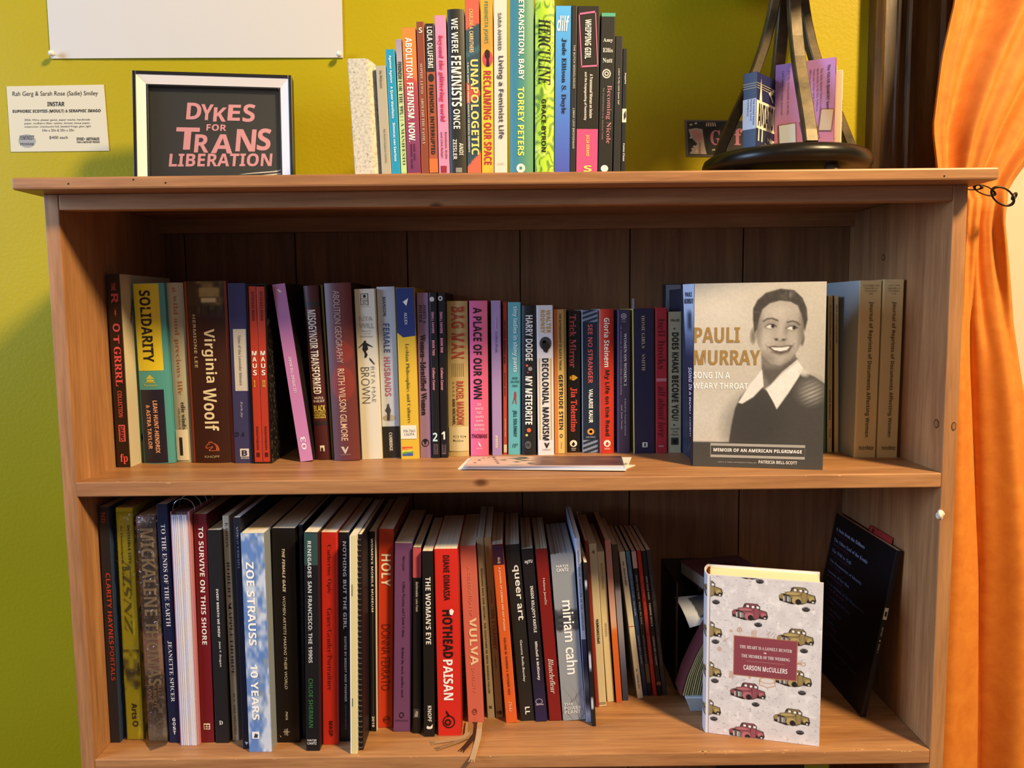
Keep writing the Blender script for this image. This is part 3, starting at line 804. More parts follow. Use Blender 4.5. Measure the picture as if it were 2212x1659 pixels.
def in_case(F, x0, x1, label, num, htrim):
    t = 0.0019
    b = make_book('book', label, x1-x0, F.h-2*t-htrim, F.d-0.006, 'p', 'b3381f', rough=0.4)
    M = Matrix.Rotation(F.th, 4, 'Y')
    o = Vector(F.e.location)+M@Vector((x0, 0.0012, t)); b.e.location = o; b.e.rotation_euler = (0, F.th, 0)
    b.Y, b.th, b.xm, b.z0 = F.Y+0.0012, F.th, F.xm, o.z
    for it in (('t', 'SPIEGELMAN', 215, 440, .38, .66, '4a120c', 'bold'), ('t', 'M', 678, 712, .22, .8, 'f0e9dc', 'bold', 'h', .02), ('t', 'A', 725, 760, .25, .76, 'f0e9dc', 'bold', 'h', .02), ('t', 'U', 776, 812, .25, .76, 'f0e9dc', 'bold', 'h', .02), ('t', 'S', 826, 868, .28, .74, 'f0e9dc', 'bold', 'h', .02),
               ('t', num, 908, 958, .32, .7 if num == 'II' else .5, 'e0b045', 'bold', 'h'), ('t', 'PANTHEON', 1268, 1448, .4, .64, '4a120c', 'bold'), ('b', 1470, 1505, .3, .7, '4a120c')): add_item(b, it)
wi = (sc_.w-0.0042)/2
in_case(sc_, 0.0018, 0.0018+wi, 'red paperback volume one inside the black slipcase', 'I', 0.001)
in_case(sc_, 0.0022+wi, 0.0022+2*wi, 'red paperback volume two inside the black slipcase', 'II', 0.0015)
sec(580, 590, 3.771)
B('mauve pink magazine leaning to the left with dark cover', 'p', 32, 132, 95, 255, 372, 1538, 'b3719f',
  [('p', fn_lez, 2, 24, 97, 1536, .02, .98), ('t', 'LEZ SPREAD THE WORD', 690, 980, .36, .58, 'e9d2e0', 'bold', 'u'), ('t', '03', 1340, 1445, .28, .68, 'f3e6ee', 'sans', 'u', .02), ('y', [(.3, 135), (.45, 135), (.68, 162), (.5, 166)], 'e8c9b8')], right='241c20', d=0.17)
B('maroon hardcover with white condensed title and gold subtitle', 'h', 275, 405, 105, 385, 510, 1520, '4c1f20',
  [('b', 240, 275, 0, 1, '2d2a28'), ('b', 1210, 1240, 0, 1, '2d2322'), ('t', 'MISOGYNOIR TRANSFORMED', 302, 985, .18, .72, 'e9dccb', 'bold'), ('t', 'MOYA', 1008, 1027, .18, .82, 'e9dccb', 'serif', 'h'), ('t', 'BAILEY', 1034, 1053, .12, .88, 'e9dccb', 'serif', 'h'),
   ('t', 'BLACK', 1078, 1128, .12, .88, 'dfc84a', 'bold', 'h'), ('t', "WOMEN'S", 1132, 1142, .12, .88, 'dfc84a', 'bold', 'h'), ('t', 'DIGITAL', 1146, 1164, .12, .88, 'dfc84a', 'bold', 'h'), ('t', 'RESISTANCE', 1168, 1184, .12, .88, 'dfc84a', 'bold', 'h'),
   ('b', 1405, 1452, .34, .64, 'ece4d8'), ('y', [(.42, 1452), (.42, 1425), (.5, 1418), (.56, 1425), (.56, 1452)], '4c1f20', 3)])
B('very thin olive booklet squeezed between maroon and plum spines', 'p', 408, 445, 100, 512, 528, 1515, '85813a', [], right='6e6b30')
B('broad plum hardcover with red silhouettes and pale condensed title', 'h', 452, 670, 83, 538, 750, 1527, '563038',
  [('p', lambda U, V: lerp(lerp(flat(U, '5a3a46'), C3('6b2a26'), np.clip(U*.9+.1, 0, 1)), C3('8a3028'), np.maximum(sm(np.hypot((U-.62)/.34, (V-.385)/.055)-1, .1), sm(np.hypot((U-.5)/.45, (V-.56)/.10)-1, .1))*.7), 24, 60, 85, 1525, .01, .99),
   ('t', 'ABOLITION GEOGRAPHY', 145, 735, .34, .58, 'b39a92', 'sans'), ('t', 'RUTH WILSON GILMORE', 780, 1365, .34, .6, 'd6b08e', 'sans', 'd', .01), ('y', [(.30, 1412), (.42, 1412), (.46, 1440), (.56, 1412), (.60, 1412), (.48, 1468), (.44, 1468)], 'c9b8ac'), ('t', 'VERSO', 1472, 1482, .26, .66, '9a7a70', 'bold', 'h')], right='2a1a1c')
B('white paperback with black leaping figure on the spine', 'p', 693, 868, 130, 762, 925, 1517, 'd8d2bf',
  [('b', 168, 262, .3, .66, '33302b'), ('b', 173, 208, .33, .63, 'd8d2bf', 1), ('b', 212, 258, .33, .63, 'd8d2bf', 1), ('y', [(.42, 180), (.52, 176), (.56, 190), (.5, 204), (.42, 198)], '24211e', 3), ('t', 'A BANTAM', 220, 234, .36, .6, '33302b', 'bold', 'h'), ('t', 'BOOK', 240, 252, .4, .56, '33302b', 'bold', 'h'), ('t', 'AUTOBIOGRAPHY', 272, 278, .24, .72, '8a857a', 'sans', 'h'),
   ('t', 'R\u00cdTA', 345, 392, .18, .8, 'a8a294', 'sans', 'h'), ('t', 'WILL', 408, 450, .18, .86, 'a8a294', 'sans', 'h'), ('t', 'Memoir of a', 466, 480, .28, .72, '9a9486', 'bital', 'h'), ('t', 'Literary', 488, 502, .36, .7, '9a9486', 'bital', 'h'), ('t', 'Rabble-Rouser', 510, 524, .2, .8, '9a9486', 'bital', 'h'),
   ('y', [(.38, 552), (.46, 550), (.47, 568), (.78, 602), (.8, 608), (.52, 592), (.55, 622), (.44, 640), (.52, 668), (.44, 690), (.36, 692), (.38, 655), (.28, 622), (.32, 585), (.1, 612), (.09, 606), (.34, 566)], '1d1a1a'),
   ('y', [(.58, 690), (.66, 700), (.84, 742), (.82, 750), (.62, 712)], '2a2726'), ('t', 'RITA MAE', 765, 1055, .64, .82, '5a564e', 'sans', 'd', -.02), ('t', 'BROWN', 768, 1060, .16, .56, '3c3934', 'sans', 'd', -.02)])
B('pale blue paperback with slate and rose spaced title', 'p', 868, 1025, 112, 925, 1080, 1507, 'b8bfcb',
  [('p', lambda U, V: lerp(flat(U, 'c3ccda'), C3('a2a6b4'), np.clip(U*1.2-.2, 0, 1)), 8, 2, 114, 1250, .02, .98), ('b', 1250, 1505, .01, .99, '23221f', 1), ('t', 'MANION', 195, 350, .32, .48, '3c3f52', 'bold'), ('t', 'FEMALE', 412, 648, .28, .62, '4a5a86', 'bold'), ('t', 'HUSBANDS', 685, 1003, .26, .6, 'a8607e', 'bold'),
   ('y', [(.34, 1068), (.44, 1065), (.47, 1090), (.54, 1120), (.48, 1150), (.46, 1200), (.3, 1200), (.32, 1140), (.2, 1120), (.3, 1098)], '4a4a52'), ('o', 1180, 26, .42, .36, 'a39a8c'), ('y', [(.34, 1095), (.46, 1095), (.46, 1198), (.34, 1198)], '3f3f48', 3), ('t', 'CAMBRIDGE', 1300, 1448, .38, .56, 'e6e0d4', 'serif')])
B('blue and yellow paperback with call number sticker and rainbow mark', 'p', 1030, 1192, 120, 1087, 1223, 1515, 'd6b239',
  [('y', [(.01, 121), (.99, 121), (.99, 512), (.32, 524), (.01, 485)], '25356f', 0), ('y', [(.36, 235), (.66, 205), (.56, 268)], 'eceae2', 2), ('t', 'ALLEN', 320, 420, .42, .58, 'dfe0e2', 'serif'), ('t', 'Lesbian Philosophies and Cultures', 575, 1220, .38, .62, '3f3820', 'serif', 'd', -.012),
   ('b', 1240, 1350, .03, .9, 'e4dfd0', 2), ('t', '306.7663', 1275, 1297, .16, .82, '2a2823', 'mono', 'h'), ('t', 'L563PA', 1302, 1325, .22, .78, '2a2823', 'mono', 'h'), ('p', fn_rainbow, 10, 12, 1415, 1490, .08, .66)])
B('lavender paperback with bold black serif title', 'p', 1198, 1302, 160, 1228, 1330, 1505, '93779a',
  [('t', 'DARTY &', 260, 410, .52, .76, '2a2030', 'serif'), ('t', 'POTTER', 260, 402, .16, .42, '2a2030', 'serif'), ('t', 'Women~Identified Women', 500, 1158, .2, .68, '1e1824', 'serif', 'd', .02), ('o', 1382, 32, .48, .32, '1e1824', .8), ('y', [(.3, 1360), (.48, 1352), (.66, 1360), (.5, 1400)], '1e1824', 2)])
sf = [('t', 'SMALL FAVORS', 315, 490, .26, .6, 'd48ea0', 'bold', 'd', .01), ('t', 'Colleen Coover', 772, 955, .24, .58, 'd48ea0', 'bold', 'd', .01), ('b', 1395, 1475, .22, .74, '6e5a60')]
B('thin black comic paperback with white numeral two', 'p', 1305, 1372, 158, 1338, 1395, 1508, '17151a',
  sf+[('o', 213, 20, .36, .3, 'c9c8c2'), ('t', 'BOOK TWO', 548, 672, .28, .6, 'd48ea0', 'bold', 'd', .01), ('t', '2', 1300, 1370, .1, .72, 'bfe0e6', 'bold', 'h', .02), ('t', 'EROS', 1402, 1470, .3, .66, '17151a', 'bold')])
B('thin black comic paperback with white numeral one', 'p', 1375, 1440, 158, 1402, 1462, 1505, '17151a',
  sf+[('o', 206, 20, .36, .3, 'c9c8c2', .5), ('t', 'BOOK ONE', 530, 648, .28, .6, 'd48ea0', 'bold', 'd', .01), ('t', '1', 1290, 1355, .18, .66, 'dfe3dc', 'bold', 'h', .02), ('t', 'EROS', 1395, 1462, .3, .66, '17151a', 'bold')])
sec(940, 630, 4.147)
B('worn manila hardcover with red stencil title and typed label', 'h', 100, 290, 85, 122, 305, 1472, 'c3ab74',
  [('t', 'BAG MAN', 132, 600, .2, .82, 'b04a34', 'bold', 'd', .03)]+[('b', 640, 760, .22+.09*i, .235+.09*i, '4a4034', 2) for i in range(7)]+
  [('t', 'RACHEL MADDOW', 800, 1192, .42, .78, 'a8442f', 'bold', 'd', .02), ('t', '* * * *', 805, 935, .22, .34, '3c342a', 'bold'), ('t', 'AND MICHAEL', 955, 1190, .22, .36, '2b2620', 'bold'), ('b', 1205, 1425, .03, .98, 'd3c49a', 2), ('t', '973 924', 1285, 1308, .22, .86, '2e2a22', 'mono', 'h'), ('t', 'Maddow', 1320, 1342, .22, .74, '2e2a22', 'mono', 'h')], right='8a7a52')
B('hot pink paperback with black hand-cut title', 'p', 303, 470, 82, 320, 478, 1473, 'd8638f',
  [('p', lambda U, V: lerp(flat(U, 'dc6aa6'), C3('dc5f74'), np.clip(U*1.1-.05, 0, 1)), 8, 2, 84, 1471, .02, .98), ('t', 'A PLACE OF OUR OWN', 142, 962, .2, .66, '1f1218', 'bold', 'd', .01)]+
  [('t', s, 1000+37*i, 1022+37*i, .5-.04*len(s), .5+.04*len(s), 'f3c4cc', 'sbi', 'h') for i, s in enumerate(('SIX', 'SPACES', 'THAT', 'SHAPED', 'QUEER', "WOMEN'S", 'CULTURE'))]+
  [('t', 'THOMAS', 1275, 1312, .06, .94, '5a1230', 'sbi', 'h', .02), ('y', [(.44, 1345), (.52, 1360), (.6, 1392), (.46, 1375)], 'f3e6ea'), ('t', 'SEAL', 1398, 1410, .32, .68, 'f0cfd8', 'sans', 'h')])
B('plain lilac paperback with tiny dark lettering near a pink spine', 'p', 498, 588, 80, 512, 598, 1468, 'a287b4',
  [('t', 'Salinas', 225, 330, .4, .6, 'b7a2c4', 'serif'), ('t', 'Lesbian Death', 360, 545, .42, .64, '46365a', 'serif', 'd', -.01), ('b', 1285, 1405, .3, .62, 'b79fc0'), ('t', 'PRESS', 1295, 1398, .36, .56, 'e6d6a0', 'bold')])
B('narrow coral red paperback with black spine text', 'p', 605, 645, 92, 610, 648, 1458, 'b9493f',
  [('t', 'ON STRIKE AGAINST GOD', 262, 645, .24, .62, '3a1a18', 'bold'), ('t', 'JOANNA RUSS', 725, 935, .28, .62, '3a1a18', 'bold'), ('t', 'THE FEMINIST PRESS', 1135, 1300, .4, .6, 'e6d0b8', 'bold'), ('b', 1370, 1440, .15, .85, 'd8cdb4')])
B('turquoise paperback with red legged figure', 'p', 652, 768, 95, 655, 770, 1460, '62afb8',
  [('t', 'tiny ladies in shiny pants', 132, 720, .32, .76, 'dcecec', 'bold', 'd', .02), ('t', 'BASED', 765, 785, .32, .74, '24484e', 'bold', 'h'), ('t', 'ON A TRUE', 797, 817, .2, .86, '24484e', 'bold', 'h'), ('t', 'STORY', 834, 854, .32, .74, '24484e', 'bold', 'h'),
   ('y', [(.48, 898), (.6, 895), (.64, 940), (.6, 950), (.66, 1008), (.6, 1008), (.52, 952), (.38, 1005), (.32, 1003), (.46, 945)], 'a8323e'), ('t', 'JILL SOLOWAY', 1062, 1300, .34, .68, '1d3a44', 'bold', 'd', .01), ('t', 'fP', 1360, 1395, .3, .74, '2d5a64', 'ital', 'h')], left='c9d8d8')
B('matte black hardcover with coloured planet dots', 'h', 778, 903, 125, 775, 905, 1462, '1f1f21',
  [('t', 'HARRY DODGE', 212, 618, .26, .76, 'ecebe6', 'bold', 'd', .02), ('t', 'MY METEORITE', 758, 1188, .24, .74, 'ecebe6', 'bold', 'd', .02), ('o', 661, 11, .36, .09, 'd65a4a'), ('o', 690, 19, .58, .15, '8c8f96'), ('o', 722, 7, .42, .06, 'c94a55'), ('o', 1238, 19, .5, .15, 'd9683a'), ('o', 1283, 11, .34, .09, 'd9d25a'), ('o', 1370, 32, .44, .2, '8c8f96', .86), ('o', 1370, 20, .44, .1, '8c8f96', .8)], page='e6dfd0')
B('white paperback with black blocky title between gold rules', 'p', 908, 1055, 122, 922, 1067, 1465, 'dcd8da',
  [('t', 'WALTER', 165, 372, .56, .82, 'c39a4a', 'bold', 'd', .01), ('t', 'RODNEY', 165, 372, .22, .46, 'c39a4a', 'bold', 'd', .01), ('o', 465, 60, .52, .36, '3f3c40'), ('y', [(.3, 470), (.6, 450), (.8, 490), (.6, 550), (.4, 535)], '1f1d20', 3), ('o', 455, 18, .46, .12, 'b9b4b2'),
   ('t', 'DECOLONIAL MARXISM', 598, 1332, .3, .7, '1d1b1c', 'bold', 'd', .03), ('b', 598, 1328, .1, .18, 'cfa95a'), ('b', 598, 1328, .8, .88, 'cfa95a'), ('y', [(.38, 1355), (.5, 1355), (.55, 1378), (.62, 1355), (.72, 1355), (.56, 1402), (.52, 1402)], '1d1b1c'), ('t', 'VERSO', 1410, 1422, .26, .78, '6d686a', 'sans', 'h')], left='e8e4e6')
B('orange and cream striped paperback with art deco lettering', 'p', 1062, 1172, 158, 1075, 1182, 1450, 'c7a86a',
  [('b', 159, 1449, .0, .28, 'd07c42'), ('b', 159, 1449, .28, .80, 'dcc486'), ('b', 159, 1449, .80, 1.0, '8f7a3e'), ('t', 'THE AUTOBIOGRAPHY OF ALICE B. TOKLAS', 198, 705, .42, .6, '4a3a22', 'bold', 'd'), ('t', 'GERTRUDE STEIN', 745, 1235, .36, .7, '2e2418', 'bold', 'd'), ('o', 1293, 18, .52, .13, '3a2e1c', .6), ('t', 'Vintage', 1345, 1410, .46, .6, '7a6a40', 'ital')])
sec(1190, 590, 3.772)
B('worn black paperback with pink-red title and gold spade', 'p', 138, 240, 308, 142, 238, 1462, '17110f',
  [('t', 'Trick Mirror', 338, 770, .12, .66, 'b3505e', 'serif', 'd', .01), ('t', '\u2660', 830, 875, .14, .8, 'd9a637', 'sans', 'd'), ('t', 'Jia Tolentino', 932, 1292, .16, .74, 'cf4a45', 'serif', 'd', .015), ('o', 1388, 28, .44, .3, 'efe9de'), ('y', [(.3, 1392), (.44, 1372), (.58, 1392), (.5, 1405), (.36, 1405)], '17110f', 3), ('t', 'RANDOM', 1424, 1432, .26, .64, 'd8d2c6', 'bold', 'h'), ('t', 'HOUSE', 1438, 1446, .28, .6, 'd8d2c6', 'bold', 'h')])
B('navy paperback with diagonal grey stripes and coral title', 'p', 250, 385, 300, 262, 385, 1465, '1d2738',
  [('p', fn_stripes, 20, 18, 301, 400, .02, .98), ('p', fn_stripes, 20, 18, 1360, 1464, .02, .98), ('t', 'SEE NO STRANGER', 418, 898, .36, .66, 'd2605a', 'bold', 'd', .02), ('t', 'VALARIE KAUR', 945, 1220, .4, .66, 'efebe2', 'bold', 'd', .015), ('o', 1292, 26, .52, .22, 'd9953f'), ('o', 1292, 12, .52, .1, 'efc67a'), ('t', 'ONE WORLD', 1332, 1340, .22, .8, 'b8bcc4', 'bold', 'h')], left='c9d2de')
B('bright red hardcover with white author and black title lettering', 'h', 395, 512, 293, 402, 512, 1468, 'c33420',
  [('t', 'Gloria Steinem', 365, 765, .3, .7, 'f3ead9', 'bold'), ('t', 'My Life on the Road', 788, 1325, .3, .7, '241512', 'bold'), ('o', 1385, 28, .5, .25, 'f3ead9'), ('y', [(.38, 1388), (.5, 1368), (.62, 1388), (.56, 1402), (.44, 1402)], 'c33420', 3), ('t', 'RANDOM', 1420, 1436, .3, .7, 'e6b0a0', 'bold', 'h')], left='d9d3c6')
B('dark violet paperback with white circle emblem and worn corners', 'p', 545, 645, 298, 548, 642, 1468, '3a3048',
  [('o', 350, 22, .48, .22, 'cfc8d0', .8), ('o', 350, 10, .48, .1, 'cfc8d0', .6), ('t', 'PLUME', 376, 384, .3, .66, '9a92a2', 'bold', 'h'), ('t', 'FICTION', 392, 400, .28, .68, '9a92a2', 'bold', 'h'), ('t', 'WOMEN ON WOMEN 2', 490, 918, .5, .72, 'd3cbd2', 'serif'), ('t', 'An Anthology of American Lesbian Short Fiction', 425, 990, .18, .32, 'a89fae', 'serif', 'd', -.01), ('t', 'Edited by Naomi Holoch', 1022, 1325, .52, .68, 'b0a7b4', 'serif', 'd', -.01), ('t', 'and Joan Nestle', 1075, 1275, .24, .38, 'b0a7b4', 'serif', 'd', -.01)], left='6e62a8')
Fhg = B('wide navy paperback with gold thin title and yellow back', 'p', 665, 842, 290, 682, 845, 1470, '23203a',
  [('t', 'HOME GIRLS', 348, 612, .40, .56, 'c9b98c', 'serif', 'd', -.015), ('t', 'SMITH', 662, 795, .40, .56, 'c9b98c', 'serif', 'd', -.015), ('b', 1380, 1420, .4, .64, 'ded9cc'), ('t', 'R', 1386, 1414, .47, .58, '23203a', 'bold', 'h', .03)], left='d6c56a')
box('bookmark', (0.0005, 0.004, Fhg.h-0.02), (0.0012, 0.012, Fhg.h+0.015), mat('8a8890', 0.4), Fhg.e)
box('bookmark', (0.0018, 0.004, Fhg.h-0.02), (0.0026, 0.009, Fhg.h+0.015), mat('b8a4a4', 0.4), Fhg.e)
B('crimson paperback with dark red serif lettering', 'p', 850, 948, 283, 857, 948, 1468, '9f2530',
  [('t', 'bell hooks', 372, 782, .2, .78, '5a0f18', 'serif', 'd', -.012), ('b', 862, 867, .06, .94, 'e6c4c0'), ('b', 876, 880, .06, .94, 'e6c4c0'), ('t', 'all about love', 925, 1332, .2, .78, '5a0f18', 'ital', 'd', .005), ('t', 'harper', 1402, 1418, .22, .7, 'e6c4c0', 'ital', 'h')])
B('khaki paperback with black condensed question title', 'p', 957, 1065, 315, 953, 1065, 1465, '9f987c',
  [('t', 'ENLOE', 375, 395, .18, .8, '24221b', 'bold', 'h'), ('o', 452, 7, .44, .06, '24221b'), ('t', 'DOES KHAKI BECOME YOU?', 485, 1205, .26, .74, '201e18', 'bold', 'd', .01), ('o', 1238, 7, .44, .06, '24221b'), ('t', 'SOUTH', 1262, 1276, .2, .8, '3a382e', 'serif', 'h'), ('t', 'END', 1287, 1300, .32, .68, '3a382e', 'serif', 'h'), ('t', 'PRESS', 1310, 1323, .22, .78, '3a382e', 'serif', 'h'), ('b', 1340, 1400, .22, .78, '3a382e'), ('b', 1352, 1388, .36, .66, '12110e', 2)], d=0.085)
pv = ROW['prev']
B('dark blue paperback with white label wedged behind the portrait cover', 'p', 1074, 1110, 120, 1074, 1118, 1480, '2b3145', [('b', 1255, 1430, .1, .9, 'b9c4d6')], Y=0.116, d=0.135)
pv2 = ROW['prev']
sec(1430, 580, 3.457)
ROW['prev'] = None
B('thin dark green paperback right of the portrait cover', 'p', 1196, 1232, 205, 1198, 1222, 1380, '1f4a33', [], left='2a6a3f')
B('thin tan paperback with fine dark spine print', 'p', 1238, 1278, 203, 1232, 1270, 1372, 'bfa470',
  [('t', 'SELF DEFENSE FOR GIRLS & WOMEN', 272, 615, .36, .62, '4a3a22', 'bold'), ('t', 'A Physical Education Course', 645, 880, .38, .6, '5a4a2c', 'ital'), ('t', 'TEGNER-McGRATH', 905, 1130, .34, .64, '3a2e1c', 'bold'), ('t', 'THOR', 1195, 1265, .4, .64, '5a4a2c', 'bold')], left='6a5636')
B('narrow tan pamphlet next to the taller journals', 'p', 1287, 1320, 203, 1285, 1320, 1372, 'c4aa78', [('t', 'RACE, CLASS and CULTURE', 272, 560, .34, .64, '4a3a22', 'bold')], left='5c4c30')
ji = [('t', 'Journal of Reprints of Documents Affecting Women', 248, 1258, .42, .66, '5c4a28'), ('t', 'today', 1322, 1355, .2, .9, '5c4a28', 'sans', 'h', .01), ('b', 1352, 1354, .22, .92, '5c4a28')]
jh = lambda a, b: [('t', s, 122+20*i, 134+20*i, .5-.03*len(s), .5+.03*len(s), '7a6844', 'sans', 'h') for i, s in enumerate((a, 'VOLUME 1-2', 'DOCUMENTS', b))]
B('tan bound journal whose blue-grey cover faces the portrait book', 'p', 1478, 1645, 90, 1432, 1593, 1413, 'cdb07a', ji+jh('OCTOBER 1975', '2&3'), left='b5bdc0', d=0.19)
B('tan bound journal with creased corner next to the right panel', 'p', 1660, 1808, 82, 1603, 1758, 1413, 'c9ae7c', ji+jh('JULY 1976', '1-4'), d=0.19)
# large face-out book standing against the back boards, mostly hidden
def faceout():
    Y = 0.266; x0 = at(1437, 613, 1, Y)[0]; x1 = 1.033; h = at(1470, 613.5, 1, Y)[2]-Z1T
    e = thing('book', 'dark blue picture book standing face out at the back, mostly hidden', 'book', (x0, Y, Z1T+0.0001))
    box('cover', (0, 0, 0), (x1-x0, 0.024, h), mat('20222c', 0.35), e, 0.001)
    grid_print(e, fn_sepia, 8, 24, lambda U, V: np.stack([U*0.024+0.001, np.full_like(U, -0.0003), h*(1-V*0.6)-0.001], -1), 'cover_print')
faceout()

# ------------------------------------------------------------------ portrait book, standing with its front cover to the room
def pauli():
    A = at(1496.5, 1006.7, 2, Z1T); Bp = at(1777, 1015.3, 2, Z1T); S = at(1488.5, 1002, 2, Z1T)
    dv = (Bp-A)/np.linalg.norm(Bp-A); nb = np.array([-dv[1], dv[0], 0])
    wd = np.linalg.norm(Bp-A)
    h = at(1500.9, 613.3, 1, A[1]+0.012)[2]-Z1T
    e = thing('book', 'upright book with sepia portrait cover and gold title facing the room', 'book', tuple(A+np.array([0, 0, 0.0003])))
    ang = math.atan2(dv[1], dv[0]); e.rotation_euler = (0, 0, ang)
    # local: x along the cover, y towards the back, z up; leans back a little
    lean = 0.03
    Ls = np.array([np.dot(S-A, dv), np.dot(S-A, nb)])
    th = 0.030
    def P(x, y, z): return (x, y+lean*z, z*math.cos(lean))
    tsx = -0.0125
    foot = lambda z: [P(0, 0, z), P(wd, 0, z), P(wd-0.001, th*0.85, z), P(Ls[0]+(tsx)*z/h+0.002, Ls[1]+0.010, z)]
    vs = foot(0)+foot(h)
    me = meshd('cover', vs, [(0, 1, 5, 4), (1, 2, 6, 5), (2, 3, 7, 6), (3, 0, 4, 7), (3, 2, 1, 0), (4, 5, 6, 7)], [0, 1, 0, 2, 1, 1])
    link('cover', me, e, [mat('b9b2a4', 0.35), pmat('e0d8c6'), mat('3a3c50', 0.35)])
    # local conversion from reading coordinates of the enlarged cover
    def cu(x, y):
        xl = 245-15*(y-115)/1360; xr = 1165+35*(y-155)/1350; u = (x-xl)/(xr-xl)
        yt, yb = 115+40*u, 1475+30*u
        return u, (y-yt)/(yb-yt)
    def fnc(U, V):
        xl0 = 245-15*V; xr0 = 1165+35*V
        X = xl0+(xr0-xl0)*U; Y = (115+40*U)+((1475+30*U)-(115+40*U))*V
        n = vnoise(U, V, 90, 120, 5)
        im = lerp(flat(U, 'c3baa9'), C3('d2cabb'), np.clip(1-np.hypot((X-420)/420, (Y-330)/300), 0, 1))
        im = lerp(im, C3('a39a8b'), np.clip((X-960)/260, 0, 1)*np.clip((Y-250)/500, 0, 1)*.55)
        im = lerp(im, C3('cbc4b6'), np.clip(1-np.hypot((X-330)/330, (Y-1080)/250), 0, 1)*.9)
        im = poly(im, X, Y, [(200, 1290), (520, 1298), (1300, 1320), (1300, 1600), (200, 1600)], '45423c', 8)
        # sweater
        im = poly(im, X, Y, [(500, 1320), (520, 1180), (545, 1050), (580, 970), (640, 895), (720, 870), (800, 900), (940, 850), (1030, 795), (1110, 830), (1190, 885), (1300, 900), (1300, 1330)], '46423c', 10)
        im = ell(im, X, Y, 1090, 930, 95, 90, '7d766c', 90, .8, .4)
        tex = np.clip(np.sin((X*.09+Y*.21))*1.6, 0, 1)*np.clip(1-np.hypot((X-1095)/95, (Y-950)/110), 0, 1)
        im = lerp(im, C3('c9c2b4'), tex*.75)
        im = ell(im, X, Y, 700, 1180, 200, 200, '3a3630', 200, .6)
        # neck
        im = poly(im, X, Y, [(728, 640), (742, 900), (770, 925), (800, 900), (900, 800), (985, 700), (940, 600)], '7a7167', 12)
        im = poly(im, X, Y, [(740, 735), (760, 760), (860, 762), (950, 700), (985, 700), (900, 800), (800, 890), (745, 800)], '544d45', 30, .75)
        # collar
        im = poly(im, X, Y, [(738, 765), (712, 800), (640, 888), (568, 1006), (598, 1014), (680, 965), (752, 888)], 'e3ddd0', 6)
        im = poly(im, X, Y, [(985, 705), (1027, 765), (1000, 830), (930, 945), (850, 1060), (826, 1010), (765, 905), (800, 882), (880, 790)], 'e6e0d3', 6)
        im = stroke(im, X, Y, [(985, 720), (880, 800), (775, 905)], 6, 'aaa294', 10, .7)
        im = ell(im, X, Y, 1030, 800, 40, 22, 'd9d2c4', 20, .8, .5)
        # head
        im = ell(im, X, Y, 668, 520, 24, 62, '9a9083', 8)
        im = ell(im, X, Y, 668, 525, 11, 36, '6f665b', 10, .7)
        im = ell(im, X, Y, 1014, 555, 16, 48, '6b6258', 8)
        face = [(690, 430), (700, 330), (760, 285), (880, 265), (985, 300), (1012, 390), (1028, 470), (1014, 560), (985, 640), (935, 705), (870, 742), (800, 728), (745, 670), (704, 585), (686, 500)]
        im = poly(im, X, Y, face, 'a3998b', 8)
        fm = sm(polydist(X, Y, face), 14)[..., None]
        hi = im.copy()
        hi = ell(hi, X, Y, 840, 360, 120, 80, 'c3b9aa', 120, .9)
        hi = ell(hi, X, Y, 760, 555, 62, 75, 'bdb3a4', 80, .9)
        hi = ell(hi, X, Y, 945, 560, 45, 60, 'b5ab9c', 60, .8)
        hi = ell(hi, X, Y, 870, 700, 60, 30, 'b0a698', 40, .8)
        hi = ell(hi, X, Y, 700, 440, 26, 150, '7b7267', 40, .75)
        hi = ell(hi, X, Y, 1022, 480, 30, 170, '6f675d', 45, .85)
        hi = ell(hi, X, Y, 930, 725, 90, 28, '7a7166', 40, .7, -.6)
        hi = ell(hi, X, Y, 780, 690, 60, 30, '857b70', 40, .6, .7)
        hi = ell(hi, X, Y, 795, 440, 52, 30, '857b70', 34, .6)
        hi = ell(hi, X, Y, 945, 462, 48, 28, '80766b', 34, .6)
        hi = ell(hi, X, Y, 862, 480, 20, 70, 'bbb1a2', 30, .8, .12)
        hi = ell(hi, X, Y, 900, 500, 14, 66, '8a8074', 26, .6, .12)
        hi = ell(hi, X, Y, 862, 537, 46, 24, 'b2a899', 24, .9)
        im = im*(1-fm)+hi*fm
        hair = [(676, 500), (664, 400), (664, 320), (692, 262), (750, 212), (850, 188), (945, 203), (1005, 262), (1036, 335), (1046, 420), (1030, 500), (1018, 440), (1003, 380), (975, 315), (925, 285), (850, 272), (780, 288), (728, 330), (706, 400), (694, 470)]
        im = poly(im, X, Y, hair, '443e37', 9)
        hm = sm(polydist(X, Y, hair), 8)
        im = lerp(im, C3('8d857a'), np.clip(vnoise(U, V, 60, 40, 8)*1.5-.55, 0, 1)*np.clip(1-np.hypot((X-915)/85, (Y-238)/45), 0, 1)*hm)
        im = lerp(im, C3('655d54'), np.clip(vnoise(U, V, 80, 70, 9)-.5, 0, 1)*hm)
        # brows, eyes, nose, mouth
        im = stroke(im, X, Y, [(738, 416), (765, 400), (800, 398), (838, 416)], 11, '4a423a', 9, .9)
        im = stroke(im, X, Y, [(905, 432), (940, 424), (970, 434), (990, 452)], 10, '4a423a', 9, .9)
        for cx, cy, ix in ((790, 456, 806), (938, 474, 956)):
            im = ell(im, X, Y, cx, cy, 35, 15, 'd9d3c7', 6)
            im = ell(im, X, Y, ix, cy-1, 13, 13, '2a2520', 5)
            im = stroke(im, X, Y, [(cx-40, cy+2), (cx-14, cy-15), (cx+18, cy-15), (cx+40, cy+2)], 6, '2e2822', 5)
            im = stroke(im, X, Y, [(cx-34, cy+8), (cx, cy+17), (cx+34, cy+7)], 3, '6b6258', 6)
